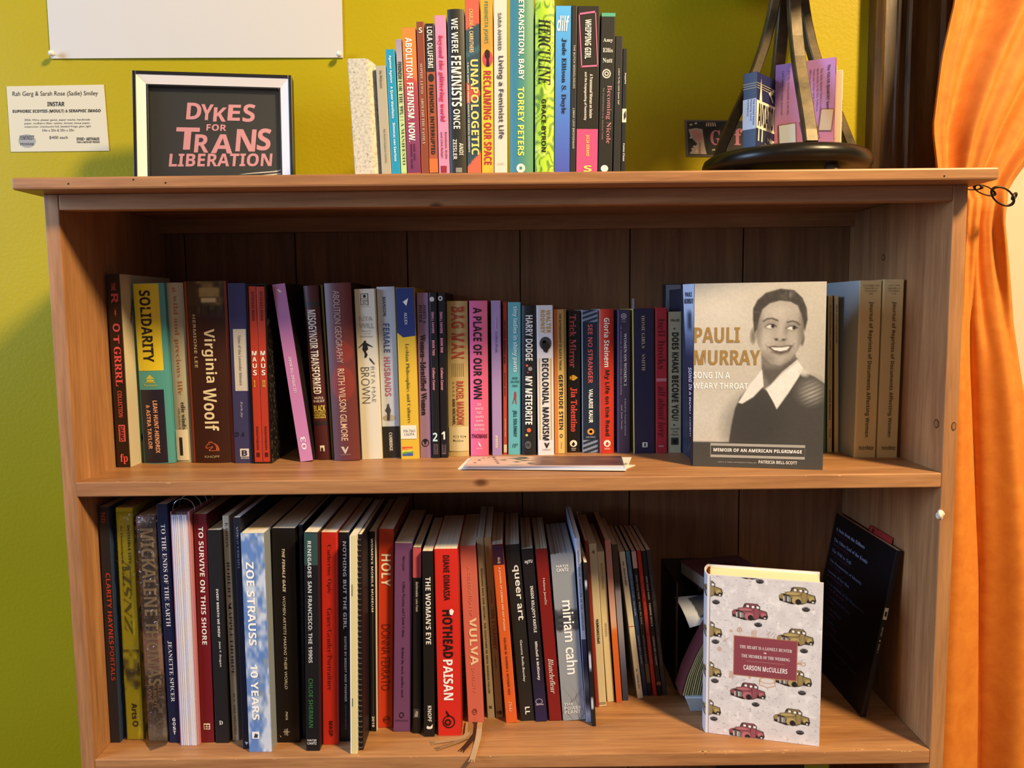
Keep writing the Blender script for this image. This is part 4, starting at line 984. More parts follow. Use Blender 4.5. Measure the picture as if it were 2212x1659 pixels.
        im = ell(im, X, Y, 833, 551, 13, 8, '463e36', 8); im = ell(im, X, Y, 884, 556, 13, 8, '463e36', 8)
        im = stroke(im, X, Y, [(818, 540), (828, 560), (860, 566), (893, 562), (904, 545)], 5, '6f665b', 8, .8)
        im = poly(im, X, Y, [(772, 602), (815, 596), (860, 604), (905, 598), (950, 598), (930, 640), (880, 660), (830, 650)], '5e5048', 8)
        im = poly(im, X, Y, [(792, 606), (860, 612), (932, 606), (908, 632), (862, 638), (820, 628)], 'e6e0d4', 5)
        im = stroke(im, X, Y, [(800, 640), (860, 662), (920, 645)], 12, '7a6c62', 10, .8)
        im = stroke(im, X, Y, [(760, 590), (772, 604), (775, 622)], 5, '6f665b', 8, .7); im = stroke(im, X, Y, [(962, 585), (952, 600), (950, 618)], 5, '6f665b', 8, .7)
        return im*(0.97+0.06*n[..., None])
    def place(U, V):
        z = h*(1-V); return np.stack([U*wd, lean*z-0.0004, z*math.cos(lean)], -1)
    grid_print(e, fnc, 150, 206, place, 'cover_print')
    def ct(s, x0, x1, y0, y1, col, st='bold', off=0.0):
        u0, v0 = cu(x0, y0); u1, v1 = cu(x1, y1)
        z0, z1 = h*(1-v1), h*(1-v0)
        lettering(e, s, st, P(u0*wd, -0.0008, z0), np.array(P(u1*wd, -0.0008, z0))-np.array(P(u0*wd, -0.0008, z0)), np.array(P(0, 0, z1))-np.array(P(0, 0, z0)), col, off)
    ct('PAULI', 242, 572, 438, 566, '9c7a42', 'bold', .012); ct('MURRAY', 238, 722, 606, 735, '9c7a42', 'bold', .012)
    ct('SONG IN A', 236, 505, 768, 826, 'f1ede4', 'bold'); ct('WEARY THROAT', 234, 638, 848, 908, 'f1ede4', 'bold')
    ct('MEMOIR OF AN AMERICAN PILGRIMAGE', 388, 1044, 1340, 1386, 'eeeae0', 'bold', .01); ct('WITH A NEW INTRODUCTION BY', 420, 714, 1440, 1458, '9a958a', 'bold'); ct('PATRICIA BELL-SCOTT', 728, 1012, 1434, 1466, 'e2ded4', 'bold')
    for x0, x1, y0, y1 in ((364, 1066, 1322, 1325), (364, 1066, 1408, 1411), (364, 367, 1322, 1411), (1063, 1066, 1322, 1411)):
        u0, v0 = cu(x0, y0); u1, v1 = cu(x1, y1)
        q = [P(u*wd, -0.0007, h*(1-v)) for u, v in ((u0, v1), (u1, v1), (u1, v0), (u0, v0))]
        link('cover_rule', meshd('cover_rule', q, [(0, 1, 2, 3)]), e, mat('a59f92'))
    # printed spine
    Q = [np.array(v) for v in vs]
    out = np.array([-0.0005, -0.0002, 0])
    sp = lambda U, V: ((Q[7]*(1-U)[..., None]+Q[4]*U[..., None])*(1-V)[..., None]+(Q[3]*(1-U)[..., None]+Q[0]*U[..., None])*V[..., None])+out
    grid_print(e, fn_pauli_spine, 6, 60, sp, 'spine_print')
    def st_(s, v0, v1, u0, u1, col, o='h'):
        p = lambda u, v: sp(np.array(float(u)), np.array(float(v)))+out
        if o == 'h': lettering(e, s, 'bold', p(u0, v1), p(u1, v1)-p(u0, v1), p(u0, v0)-p(u0, v1), col)
        else: lettering(e, s, 'bold', p(u0, v0), p(u0, v1)-p(u0, v0), p(u1, v0)-p(u0, v0), col)
    st_('PAULI', .045, .07, .2, .8, '3c4256'); st_('MURRAY', .08, .108, .1, .95, '3c4256'); st_('SONG IN A WEARY THROAT', .46, .85, .35, .8, 'd9d6e0', 'd')
pauli()

# ================================================================== lower shelf
ROW.update(z=Z2T, Y=None, prev=None, group='books standing on the lower shelf')
sec(180, 1060, 2.769)
B('navy hardcover with red lettering against the left panel', 'p', 75, 150, 98, 150, 222, 1507, '22222c',
  [('t', 'ND', 130, 190, .3, .68, 'a0382e', 'bold'), ('t', 'CLARITY HAYNES', 492, 918, .42, .86, 'b8402f', 'bold'), ('t', 'PORTALS', 930, 1135, .44, .86, 'a0382e')], right='2b3a58', page='cfc6b4')
CLEAR = clear_mat('crinkled_clear_plastic', 0.10, 'fbfbf8', 1.0, 0.10)
def sleeve(F, grow, top, bottom, tail=False):
    """crinkled clear bag around a book"""
    bm = bmesh.new(); nz, rs = 26, random.Random(int(F.w*1e6))
    x0, x1, y0, y1 = -grow, F.w+grow, -grow-0.0012, min(F.d+0.002, F.d)
    ring = [(x0, y1), (x0, (y0+y1)/2), (x0, y0), ((x0*3+x1)/4, y0), ((x0+x1)/2, y0-0.001), ((x0+3*x1)/4, y0), (x1, y0), (x1, (y0+y1)/2), (x1, y1)]
    rows = []
    for i in range(nz+1):
        z = bottom+(F.h+top-bottom)*i/nz
        row = []
        for j, (x, y) in enumerate(ring):
            a = 0.0012
            dx = rs.uniform(-.3, .3)*a*.6; dy = -abs(rs.uniform(0, 1))*a*1.6 if 1 < j < 7 else 0
            xx, yy, zz = x+dx, y+dy, z
            if z > F.h: k = (z-F.h)/top; yy = yy*(1-k)+(F.d*.3)*k*.4+yy*.0; xx = xx*(1-.5*k)+(F.w*.5)*.5*k
            row.append(bm.verts.new((xx, yy, zz)))
        rows.append(row)
    for a, b in zip(rows[:-1], rows[1:]):
        for j in range(len(ring)-1): bm.faces.new((a[j], a[j+1], b[j+1], b[j]))
    if tail:
        a = rows[0]; tip = bm.verts.new((F.w*.5, y0-0.022, bottom)); l = bm.verts.new((x0-0.001, y0-0.003, bottom)); r = bm.verts.new((x1, y0-0.010, bottom))
        bm.faces.new((a[2], a[3], l)); bm.faces.new((l, a[3], a[4], tip)); bm.faces.new((tip, a[4], a[5], r)); bm.faces.new((r, a[5], a[6]))
    me = bpy.data.meshes.new('plastic_sleeve'); bm.to_mesh(me); bm.free()
    for p in me.polygons: p.use_smooth = True
    link('plastic_sleeve', me, F.e, CLEAR)
Fy = B('acid yellow paperback in crinkled clear plastic', 'p', 183, 300, 102, 268, 352, 1487, 'cfca1c',
  [('t', 'INVISIBLE CITY:', 205, 440, .66, .8, '2e2c10', 'bold'), ('t', 'In Philadelphia and the', 210, 560, .22, .36, '4c4a14', 'bold'), ('t', 'Vernacular Avant-garde', 450, 625, .66, .78, '3c3a12', 'bold'), ('p', lambda U, V: lerp(flat(U, 'cfca1c'), C3('4a4524'), np.clip(vnoise(U, V, 4, 7, 3)*1.8-.4, 0, 1)), 12, 20, 950, 1190, .02, .98),
   ('t', 'Arts', 1270, 1365, .4, .72, '1f1d0c', 'bold', 'd', .02), ('o', 1393, 18, .58, .18, '1f1d0c', .55), ('t', 'MSNZ', 400, 860, .25, .7, '6f6a1c', 'script')])
sleeve(Fy, 0.0007, 0.006, 0.001)
Fm = B('glittery brown monograph inside a clear plastic bag', 'p', 316, 428, 150, 386, 512, 1500, '5c4f49',
  [('p', fn_micka, 24, 160, 152, 1498, .02, .98), ('t', 'MICKALENE THOMAS', 225, 1165, .18, .84, 'b09a80', 'bold', 'd', .05), ('t', 'ALL', 1160, 1225, .62, .8, 'b08a6a', 'bold'), ('t', 'ABOUT', 1160, 1300, .38, .56, 'b08a6a', 'bold'), ('t', 'LOVE', 1160, 1270, .14, .32, 'b08a6a', 'bold')])
sleeve(Fm, 0.0012, 0.012, 0.0006, True)
B('dark navy hardcover with white capital serif title', 'p', 432, 505, 80, 518, 580, 1508, '151a3a',
  [('t', 'TO THE ENDS OF THE EARTH', 200, 812, .34, .72, 'd9d8dc', 'serif', 'd', -.01), ('t', 'JEANETTE SPICER', 898, 1262, .34, .72, 'd9d8dc', 'serif', 'd', -.01)]+[('t', c, 1358+26*i, 1378+26*i, .4, .66, 'e6e6ea', 'bold', 'h', .01) for i, c in enumerate('GOST')])
# ring-bound pad standing with its page edges outward and its rings on top
Fr = B('ring-bound pad with pink covers and page edges facing out', 'p', 515, 638, 145, 584, 688, 1525, 'dcd2dc', [], left='c08088', right='c67f86', page='e2dae2', name='ring_binder_pad', category='notebook', d=0.21)
def ringpad(F):
    w, h, d = F.w, F.h, F.d
    bpy.data.objects.remove(F.cover); bpy.data.objects.remove(F.pages)
    box('cover', (0, 0.001, 0), (0.0012, d, h+0.004), mat('b9747e', 0.5), F.e, 0.0003)
    box('cover', (w-0.0026, 0.001, 0), (w, d, h+0.004), mat('c67f86', 0.5), F.e, 0.0003)
    rs = random.Random(4); n = 18; x = 0.0014; st = (w-0.0042)/n
    for i in range(n):
        cc = rs.choice(['d8d3e2', 'cfcbe0', 'e0dbe0', 'c4c8e6', 'e6dcdc'])
        box('leaf_bundle', (x+0.0001, rs.uniform(0, 0.0012), 0.0), (x+st-0.00015, d-0.002, h-rs.uniform(0, .001)), mat(cc, 0.9), F.e); x += st
    R = w*0.5+0.002
    me = torus_me('ring', R, 0.0009, n=28, k=6)
    for i in range(9):
        o = link('ring', me, F.e, mat('b8b8bc', 0.25, 1.0)); o.location = (w*0.5, 0.014+i*0.021, h+0.004)
    # solid strip coloured dark to stand for the gap between leaves and rings
    box('dark_gap_strip', (0.0014, 0.004, h), (w-0.003, d-0.004, h+0.003), mat('5a3a34', 0.8), F.e)
ringpad(Fr)
B('deep red hardcover with white sans title', 'p', 640, 738, 140, 691, 783, 1507, '6e1420',
  [('t', 'TO SURVIVE ON THIS SHORE', 215, 920, .36, .72, 'efe6e0'), ('b', 1392, 1427, .24, .72, 'efe6d0'), ('b', 1398, 1408, .3, .46, '6e1420', 2), ('b', 1398, 1408, .52, .66, '6e1420', 2), ('b', 1412, 1421, .3, .46, '6e1420', 2), ('b', 1412, 1421, .52, .66, '6e1420', 2)], right='581018')
B('black hardcover with small white sans title beside the red one', 'p', 740, 820, 235, 787, 876, 1510, '1b1b1e',
  [('t', 'EVERY BREATH WE DREW', 588, 875, .5, .66, 'e2e0dc'), ('t', 'Jess T. Dugan', 900, 1052, .52, .68, 'd6d4d0'), ('t', 'D', 1375, 1398, .34, .6, 'e6e4de', 'serif', 'h')])
B('beige narrow paperback with spaced dark serif capitals', 'p', 820, 872, 150, 882, 932, 1495, 'c9bca2',
  [('t', 'KARDON', 190, 338, .38, .72, '2e2a22', 'serif', 'd', -.015), ('t', 'ROBERT MAPPLETHORPE', 425, 1105, .34, .76, '2a261e', 'serif', 'd', -.015), ('t', 'ICA', 1212, 1262, .42, .68, '4a4438', 'serif', 'd', -.01), ('t', 'PHILADELPHIA', 1280, 1458, .42, .68, '4a4438', 'serif', 'd', -.01)])
sec(480, 1060, 2.769)
B('thin midnight blue book with tiny upside-down title', 'p', 62, 108, 160, 125, 160, 1545, '161a2c', [('t', 'TAEUBER & AVAKIAN', 215, 465, .42, .72, '8f96ac', 'serif', 'u', -.01), ('y', [(.4, 1500), (.9, 1505), (.6, 1520)], 'd6d6d0')], page='c9cfdc')
B('blue cloudy hardcover with bold white title', 'p', 108, 250, 255, 162, 298, 1563, '7f95bd',
  [('p', fn_zoe, 30, 110, 256, 1561, .01, .99), ('t', 'ZOE STRAUSS', 425, 925, .18, .52, 'f6f6f2', 'bold', 'd', .03), ('t', '10 YEARS', 1038, 1370, .2, .52, 'f6f6f2', 'bold', 'd', .03), ('b', 1440, 1482, .16, .48, 'eceef0', 2), ('y', [(.24, 1475), (.3, 1450), (.42, 1456), (.4, 1475)], '2c3a5c', 3)], right='8f97a4')
B('wide black hardcover with slanted white sans title', 'p', 259, 440, 225, 302, 462, 1507, '120d0b',
  [('t', 'THE FEMALE GAZE', 345, 605, .42, .54, 'e0dcd4', 'sbi'), ('t', 'WOMEN ARTISTS MAKING THEIR WORLD', 630, 1185, .4, .52, 'cfcac0', 'sital'), ('t', 'PAFA', 1320, 1370, .4, .5, 'd6d2c8', 'sital'), ('b', 1440, 1443, .28, .56, 'd9d5ca'), ('b', 1425, 1462, .34, .355, 'd9d5ca'), ('b', 1425, 1462, .40, .42, 'd9d5ca'), ('b', 1422, 1465, .46, .48, 'd9d5ca'), ('y', [(.12, 1462), (.18, 1468), (.19, 1475)], 'e6e2d8')])
B('slim dark blue book squeezed behind the teal-topped black one', 'p', 447, 482, 205, 470, 503, 1485, '131a2a', [('t', 'LIFE TO THESE PORTRAITS OF LESBIANS', 590, 1120, .45, .7, '3c465c', 'bold')])
B('black hardcover with teal top and green author lettering', 'p', 484, 576, 250, 505, 580, 1557, '141418',
  [('b', 252, 445, .02, .98, '2d4a48'), ('t', 'RENEGADES', 300, 518, .26, .52, 'd2d6d4'), ('t', 'SAN FRANCISCO: THE 1990S', 540, 1028, .26, .54, 'c6cacb'), ('t', 'CHLOE SHERMAN', 1122, 1415, .24, .56, '2f6a3a'), ('t', 'HATJE', 1485, 1500, .12, .78, 'dcdcd8', 'bold', 'h'), ('t', 'CANTZ', 1502, 1516, .12, .78, 'dcdcd8', 'bold', 'h')])
B('scarlet paperback with dark red serif title', 'p', 584, 686, 250, 598, 694, 1520, 'c02a1c',
  [('t', 'Catherine Opie', 320, 612, .36, .66, '6a100c', 'serif', 'd', -.012), ('t', 'Genre/Gender/Portraiture', 700, 1190, .36, .66, '6a100c', 'serif', 'd', -.012), ('t', 'MASP', 1375, 1465, .42, .66, '4a0c0a', 'bold', 'd', .01)])
B('black paperback with wide-spaced white title beside the scarlet one', 'p', 692, 758, 250, 700, 767, 1500, '121114',
  [('t', 'NOTHING BUT THE GIRL', 302, 825, .42, .74, 'e9e6e2', 'bold'), ('t', 'EDITED BY BRIGHT AND POSENER', 870, 1260, .5, .7, 'd6d2ce', 'bold'), ('t', 'FREEDOM EDITIONS', 1278, 1425, .52, .66, '6a6668', 'serif')])
B('cream stapled booklet standing proud of its neighbours', 'p', 759, 806, 270, 771, 805, 1575, 'd9cf98', [('b', 560, 630, .3, .38, '4a4630', 1), ('b', 1240, 1290, .3, .38, '4a4630', 1), ('b', 271, 1573, .0, .18, 'efece2')], left='e6e6ea')
# wire-o bound book, coils facing out
Fw = B('black wire-bound notebook with square coils facing out', 'p', 808, 834, 262, 814, 846, 1552, '15131a', [], name='wire_bound_notebook', category='notebook', d=0.2)
def wire(F):
    me = torus_me('coil_loop', 0.0024, 0.00055, sx=1.0, n=12, k=5, sy=1.0)
    n = 40
    for i in range(n):
        z = F.h*(0.02+0.96*i/(n-1))
        for s in (0.32, 0.70):
            o = link('coil_loop', me, F.e, mat('a8a6a8', 0.3, 1.0)); o.location = (F.w*s, -0.0018, z); o.rotation_euler = (math.pi/2, 0, 0); o.scale = (F.w*0.17/0.0024, 1.4, 1.2)
        box('page_tab', (F.w*.12, -0.0012, z-0.0007), (F.w*.88, 0.0004, z+0.0007), mat('0c0b0e', 0.6), F.e)
wire(Fw)
B('black paperback with white title and year at the foot', 'p', 836, 918, 245, 852, 922, 1440, '17161a',
  [('t', "WOMEN'S MOBILE MUSEUM", 285, 725, .36, .66, 'e9e7e4', 'bold'), ('b', 728, 1350, .5, .53, '8a888a'), ('t', '2019', 1348, 1412, .3, .66, 'efece6', 'bold')], right='e0dad0')
sec(720, 1060, 2.769)
B('orange red hardcover with hand-lettered cream title', 'p', 271, 363, 230, 268, 355, 1418, 'c23a1a',
  [('t', 'HOLY', 378, 570, .18, .82, 'efe2cf', 'bold', 'd', -.0), ('t', 'DONNA FERRATO', 798, 1192, .22, .78, '6a1a0c', 'sans', 'd', -.01), ('o', 1368, 22, .58, .24, '5a140a', .86), ('t', 'pH', 1355, 1380, .4, .76, '5a140a', 'bold', 'h')], right='7a2a14')
B('dusty purple hardcover with thin black serif lettering', 'p', 366, 474, 315, 358, 462, 1442, '744a80',
  [('t', 'Howgate', 388, 478, .44, .6, '1f1426', 'serif', 'd', -.012), ('t', 'Gillian Wearing and Claude Cahun', 542, 872, .44, .62, '1f1426', 'serif', 'd', -.012), ('t', 'Behind the mask, another mask', 935, 1235, .44, .6, '1f1426', 'serif', 'd', -.012), ('o', 1340, 17, .48, .14, '1f1426', .7), ('t', 'PRINCETON', 1368, 1376, .12, .86, '4a2f56', 'bold', 'h')], left='5f3c6c')
B('thin black paperback with pink cap and tiny white lettering', 'p', 478, 524, 340, 472, 527, 1452, '1b191a',
  [('b', 341, 520, .02, .98, 'c4545f'), ('t', 'Believable', 545, 635, .36, .68, 'e2ded8', 'bold'), ('t', 'Lola Flash', 645, 722, .38, .66, 'd6d2cc', 'bold'), ('b', 1305, 1358, .12, .86, '4a494c'), ('y', [(.2, 1350), (.4, 1315), (.7, 1320), (.6, 1352)], '9a999c', 2)])
B('black paperback with white open-spaced title and leaping dog mark', 'p', 529, 598, 362, 544, 604, 1472, '1a1715',
  [('t', "THE WOMAN'S EYE", 515, 918, .28, .76, 'ece8e0'), ('t', 'KNOPF', 1285, 1380, .38, .74, 'e6e2da'), ('y', [(.3, 1405), (.6, 1412), (.85, 1395), (.8, 1420), (.6, 1425), (.4, 1425), (.25, 1420)], 'ece8e0')])
B('bright red paperback with black and white comic title', 'p', 601, 744, 348, 628, 764, 1465, 'd02a1e',
  [('t', 'DIANE DIMASSA', 385, 655, .38, .64, '3a0c0a', 'bold', 'd'), ('t', 'HOTHEAD', 712, 1000, .3, .72, '1d0f0d', 'bold', 'd', .04), ('t', 'PAISAN', 1010, 1252, .28, .7, 'f6eeea', 'bold', 'd', .04), ('o', 1382, 38, .48, .27, '2a0d0a', .82), ('o', 1385, 20, .44, .14, '2a0d0a', .5), ('y', [(.34, 1320), (.4, 1316), (.52, 1345), (.44, 1350)], '2a0d0a'), ('y', [(.6, 715), (.7, 705), (.8, 720), (.72, 745), (.62, 740)], 'f6eeea', 3)], right='a82016')
Fv = B('salmon pink hardcover with cream title and ribbon markers', 'p', 748, 850, 330, 797, 904, 1390, 'cf6f66',
  [('t', 'A CELEBRATION OF', 455, 750, .44, .62, 'dc8a7c', 'sans'), ('t', 'VULVA', 762, 1045, .34, .82, 'f2dcc4', 'bold', 'd', .02), ('t', 'DIVERSITY', 1060, 1210, .42, .62, 'dc8a7c', 'sans'), ('o', 1323, 18, .44, .16, '5a2420', .85), ('o', 1320, 9, .44, .09, '5a2420', .7)], right='9c4a4a')
def ribbons(F):
    cols = ['a8865e', '8f6f4c', '3a2418', 'b39878']
    tips = [(940, 1604), (950, 1616), (1000, 1619), (1020, 1641)]
    bx = [1012, 1018, 1026, 1037]
    for c, (tx, ty), b in zip(cols, tips, bx):
        p0 = at(b, 1561, 2, Z2T+0.0012); p1 = at(tx, ty, 2, Z2T+0.0008)
        inv = Matrix.Translation(F.e.location)@Matrix.Rotation(F.th, 4, 'Y'); inv = inv.inverted()
        path = []
        for i in range(9):
            t = i/8; s = 0.0; pm = at(max(b-3, 1009), 1594, 2, Z2T+0.0012)
            q = p0*(1-t/.45)+pm*(t/.45) if t < .45 else pm*(1-(t-.45)/.55)+p1*((t-.45)/.55)
            q = q+np.array([s, 0.0, 0.0022*math.sin(min(1, t*1.4)*math.pi)*(.4 if c == '3a2418' else 1)+0.0004])
            path.append(inv@Vector(q))
        dirv = Vector(p1-at(max(b-3, 1009), 1594, 2, Z2T)); side = dirv.cross(Vector((0, 0, 1))).normalized()
        link('ribbon_marker', sweep_me('ribbon_marker', path, 0.0075, 0.0006, side), F.e, mat(c, 0.4))
        # frayed tip
        for k in (-1, 0, 1):
            a = Vector(p1)+side*k*0.0026; bb = a+dirv.normalized()*0.006+side*k*0.0012
            link('ribbon_fringe', sweep_me('ribbon_fringe', [inv@Vector(a+Vector((0, 0, .0004))), inv@Vector(bb+Vector((0, 0, .0004)))], 0.0016, 0.0005, side), F.e, mat(c, 0.4))
ribbons(Fv)
sec(980, 1060, 2.769)
B('grey-tan paperback with tiny dark capital title', 'p', 135, 179, 280, 203, 246, 1362, '9a8a6e', [('t', 'REMAKING RACE AND HISTORY', 465, 775, .36, .6, '3a3222', 'bold'), ('t', 'THE SCULPTURE OF META WARRICK FULLER', 788, 1212, .36, .6, '3a3222', 'bold'), ('b', 1288, 1305, .3, .7, '4a4230')], page='a9a296')
B('tan kraft paperback with rust brush-lettered title', 'p', 181, 224, 280, 253, 296, 1360, '9c7f50', [('t', 'ON TYRANNY', 712, 950, .28, .8, '8a4a20', 'bold', 'd', .01), ('b', 595, 675, .44, .5, '2e2416'), ('b', 990, 1065, .44, .5, '2e2416'), ('t', 'Timothy', 330, 390, .3, .5, '7a5a34', 'serif'), ('t', '10', 1318, 1338, .1, .45, '2a2014', 'bold', 'h'), ('o', 1328, 12, .68, .2, '2a2014')], page='b5a78a')
B('orange journal with plum cap and cream spine print', 'p', 226, 294, 322, 313, 381, 1390, 'd8622a', [('b', 323, 445, .02, .98, '3a1a2e'), ('t', 'GLQ', 400, 436, .4, .66, 'e6c8b8', 'bold'), ('t', 'A JOURNAL OF LESBIAN AND GAY STUDIES', 460, 838, .4, .62, 'f3d2b4', 'bold'), ('t', 'VOLUME 30  NUMBER 4  OCTOBER 2024', 878, 1222, .42, .6, '6a2a12', 'bold'), ('t', 'Duke', 1262, 1325, .36, .66, 'f0b890', 'script')], page='a5977c')
B('charcoal paperback with large white lowercase title', 'p', 305, 394, 325, 401, 487, 1378, '23211f', [('t', 'queer art', 448, 778, .34, .86, 'f0eeea', 'sans', 'd', .01), ('t', 'Gemma Rolls-Bentley', 895, 1145, .4, .6, 'd6d4d0', 'mono', 'd', .01), ('t', 'LL', 1295, 1340, .38, .7, 'f0eeea', 'bold', 'd', .04)], page='978d7c')
B('dark paperback with indigo foot and white condensed title', 'p', 402, 477, 350, 493, 561, 1382, '151318', [('p', grad([(0, '151318'), (.6, '17141c'), (.75, '1d1832'), (1, '231c48')]), 2, 20, 352, 1380, .02, .98), ('t', 'agYU', 415, 440, .2, .85, 'efece8', 'bold', 'h'), ('t', "INSIDE KILLJOY'S KASTLE", 572, 850, .42, .72, 'efece8', 'bold'), ('t', 'Mitchell & McKinney', 905, 1135, .42, .7, 'efece8', 'bold'), ('o', 1262, 16, .42, .3, 'b8b4c8', .85), ('t', 'UBCPress', 1276, 1284, .14, .78, 'd6d2dc', 'bold', 'h')], page='8f8468')
B('deep red hardcover with white script title', 'p', 487, 559, 350, 571, 649, 1378, '7a1a18', [('t', 'Helena Jane\u010dic', 525, 685, .38, .62, 'd9bcb0', 'mono', 'd', .01), ('t', 'Blanchefleur', 1005, 1215, .3, .72, 'e6cfc4', 'script')], page='8a7848', left='5f1412')
B('thick grey paperback with white lowercase title and sketch', 'p', 576, 719, 385, 656, 789, 1377, '8f959c', [('p', fn_miriam, 40, 120, 386, 1376, .01, .99), ('t', 'HATJE', 447, 465, .22, .74, 'f2f2f0', 'bold', 'h', .01), ('t', 'CANTZ', 467, 487, .22, .74, 'f2f2f0', 'bold', 'h', .01), ('t', 'miriam cahn', 660, 1102, .34, .84, 'f6f6f4', 'sans', 'd', .012), ('t', 'THE', 1270, 1288, .1, .5, 'd6d8da', 'bold', 'h'), ('t', 'POWER', 1292, 1312, .1, .86, 'd6d8da', 'bold', 'h'), ('t', 'PLANT', 1316, 1335, .1, .8, 'd6d8da', 'bold', 'h')], page='8a8780', left='6a6e74')
B('slim white catalogue with dark photographic foot', 'p', 724, 757, 285, 794, 822, 1385, 'c4c8d8', [('t', 'HANNAH WILKE: SCULPTURE IN THE LANDSCAPE', 358, 835, .3, .62, '4a4c5c', 'bold'), ('p', grad([(0, '3a3f60'), (.3, '23243a'), (.55, '6a6a72'), (.75, '2a2a30'), (.9, 'b8bccc'), (1, '9a9fb8')]), 2, 30, 890, 1384, .02, .98)], left='b9c9e6')
B('thin black and white photo booklet jutting forward', 'p', 775, 800, 430, 826, 853, 1410, '1b1a1f', [('p', lambda U, V: lerp(flat(U, '17161b'), C3('b9c2d6'), sm(np.minimum(np.abs(V-.13)-.02, np.minimum(np.abs(V-.6)-.05, np.abs(V-.86)-.03)), .01)), 3, 60, 432, 1408, .02, .6)])
sec(1200, 1060, 2.769)
B('thin brick red booklet behind the photo booklet', 'p', 172, 196, 300, 243, 257, 1296, '8a2a22', [])
B('cream magazine with black numeral four and bold title', 'p', 198, 244, 318, 259, 306, 1290, 'd3c7a8', [('t', '4', 355, 378, .35, .7, '26231c', 'serif', 'h'), ('t', 'SPECIWOMEN', 770, 915, .34, .66, '1f1d18', 'bold', 'u', .01), ('b', 1268, 1271, .06, .94, '3a362c'), ('b', 1276, 1279, .06, .94, '3a362c')])
B('cream paperback with faint grey spaced lettering', 'p', 249, 290, 365, 308, 356, 1263, 'd0c3a2', [('t', 'FRANCES HODGKINS', 432, 590, .42, .62, '8a8068', 'serif'), ('t', 'VESSEL', 788, 875, .4, .64, '9a907a', 'bold')])
B('pink to orange faded booklet with red side', 'p', 297, 328, 295, 362, 402, 1270, 'cf8a76', [('p', fn_94, 2, 40, 296, 1268, .02, .98)], left='8a2f2a')
B('silver and indigo iridescent paperback', 'p', 334, 373, 322, 405, 436, 1257, '6a6c80', [('p', fn_95, 6, 50, 323, 1255, .02, .98)], left='3f3a34')
B('white journal with red rule leaning to the left', 'p', 380, 415, 368, 490, 526, 1243, 'd8d0ba', [('t', 'PEN + BRUSH IN PRINT', 425, 572, .34, .62, '4a463c', 'bold'), ('b', 812, 816, .0, 1.0, 'b04a34'), ('t', 'No. 1 WINTER 2019', 1068, 1185, .34, .6, '5a564a', 'bold')])
B('leaning royal blue literary magazine', 'p', 418, 445, 362, 529, 550, 1225, '1f3058', [('p', grad([(0, '4a86a8'), (.2, '3a6a9a'), (.35, '24406e'), (1, '182648')]), 2, 20, 363, 1223, .02, .98), ('t', 'WMN ISSUE FIVE', 470, 640, .3, .65, 'a8c0d6', 'sital'), ('t', 'Thresholds', 660, 750, .3, .65, 'c4d2e0', 'ital'), ('t', 'LESBIAN ART & POETRY', 868, 1040, .34, .62, 'b8c4d6', 'bold')])
B('leaning black literary magazine with pale pink cap', 'p', 451, 480, 362, 553, 580, 1228, '1d1a1c', [('b', 363, 465, .02, .98, 'd3aeb0'), ('t', 'WMN ISSUE FOUR', 505, 650, .34, .64, 'b0a8a4', 'bold'), ('t', 'When We Love', 665, 800, .34, .64, 'c4bcb4', 'ital'), ('t', 'Lesbian art & poetry', 865, 1030, .34, .64, 'b0a8a4', 'bold'), ('b', 1035, 1150, .1, .9, '6a5230')])
B('leaning red literary magazine', 'p', 484, 510, 358, 584, 608, 1228, 'b02c20', [('t', 'WMN ISSUE ONE', 505, 640, .34, .64, 'd0706a', 'bold'), ('t', 'SILENCE BREAKING', 665, 850, .34, .64, 'd0706a', 'bold'), ('t', 'LESBIAN ART & POETRY', 870, 1040, .34, .64, 'd0706a', 'bold')])
B('leaning black literary magazine with white capitals', 'p', 513, 540, 362, 611, 640, 1228, '1a1718', [('t', 'WMN ISSUE THREE', 512, 652, .34, .64, 'c4beb6', 'bold'), ('t', 'TAKING SPACE', 672, 812, .34, .66, 'd9d3ca', 'bold'), ('t', 'LESBIAN ART & POETRY', 870, 1045, .34, .64, 'c4beb6', 'bold'), ('b', 1145, 1165, .05, .95, '8a5a4a')])
B('last leaning magazine of the row, dark grey with dim print', 'p', 542, 570, 357, 642, 668, 1225, '3a3538', [('t', 'WMN ISSUE TWO', 505, 640, .34, .64, '6a6466', 'bold'), ('t', 'Show Me What You Got', 660, 845, .34, .64, '7a7476', 'ital'), ('t', 'LESBIAN ART & POETRY', 865, 1045, .34, .64, '6a6466', 'bold')], right='2a2628')

# ------------------------------------------------------------------ leaning black magazine on the right of the lower shelf
sec(1420, 1060, 2.770)
ROW['prev'] = None
lines = ['A Note from the Editors', 'The Other End of the Erotic', 'The Will to Tell', 'The Permanence of Identity', 'Anatomy of Gay Men', 'On the Rebels of the Bourgeoisie', 'The Gay Gender of Care', 'Left to the Right', 'End of Cinema', 'Against Gay Liberation I and II', 'The Lesbian Girlfriend Hikes Along', 'Twilight of Everything']
mi = []
for i, s in enumerate(lines):
    v = 0.085+0.072*i; c = ['a8b4d0', '8f9ab8', '7f88a6', '767f9c', '6a7290', '4a5068'][min(5, i)] if i < 6 else '3c4052'
    mi.append(('face', 'l', s, v, v+.022, .06, .06+.022*len(s), c, 'serif'))
    mi.append(('face', 'l', ['Intro', 'a conversation', 'by two readers', 'an essay', 'poems'][i % 5], v+.030, v+.046, .06, .06+.022*(10+3*(i % 3)), '5a2c48', 'serif'))
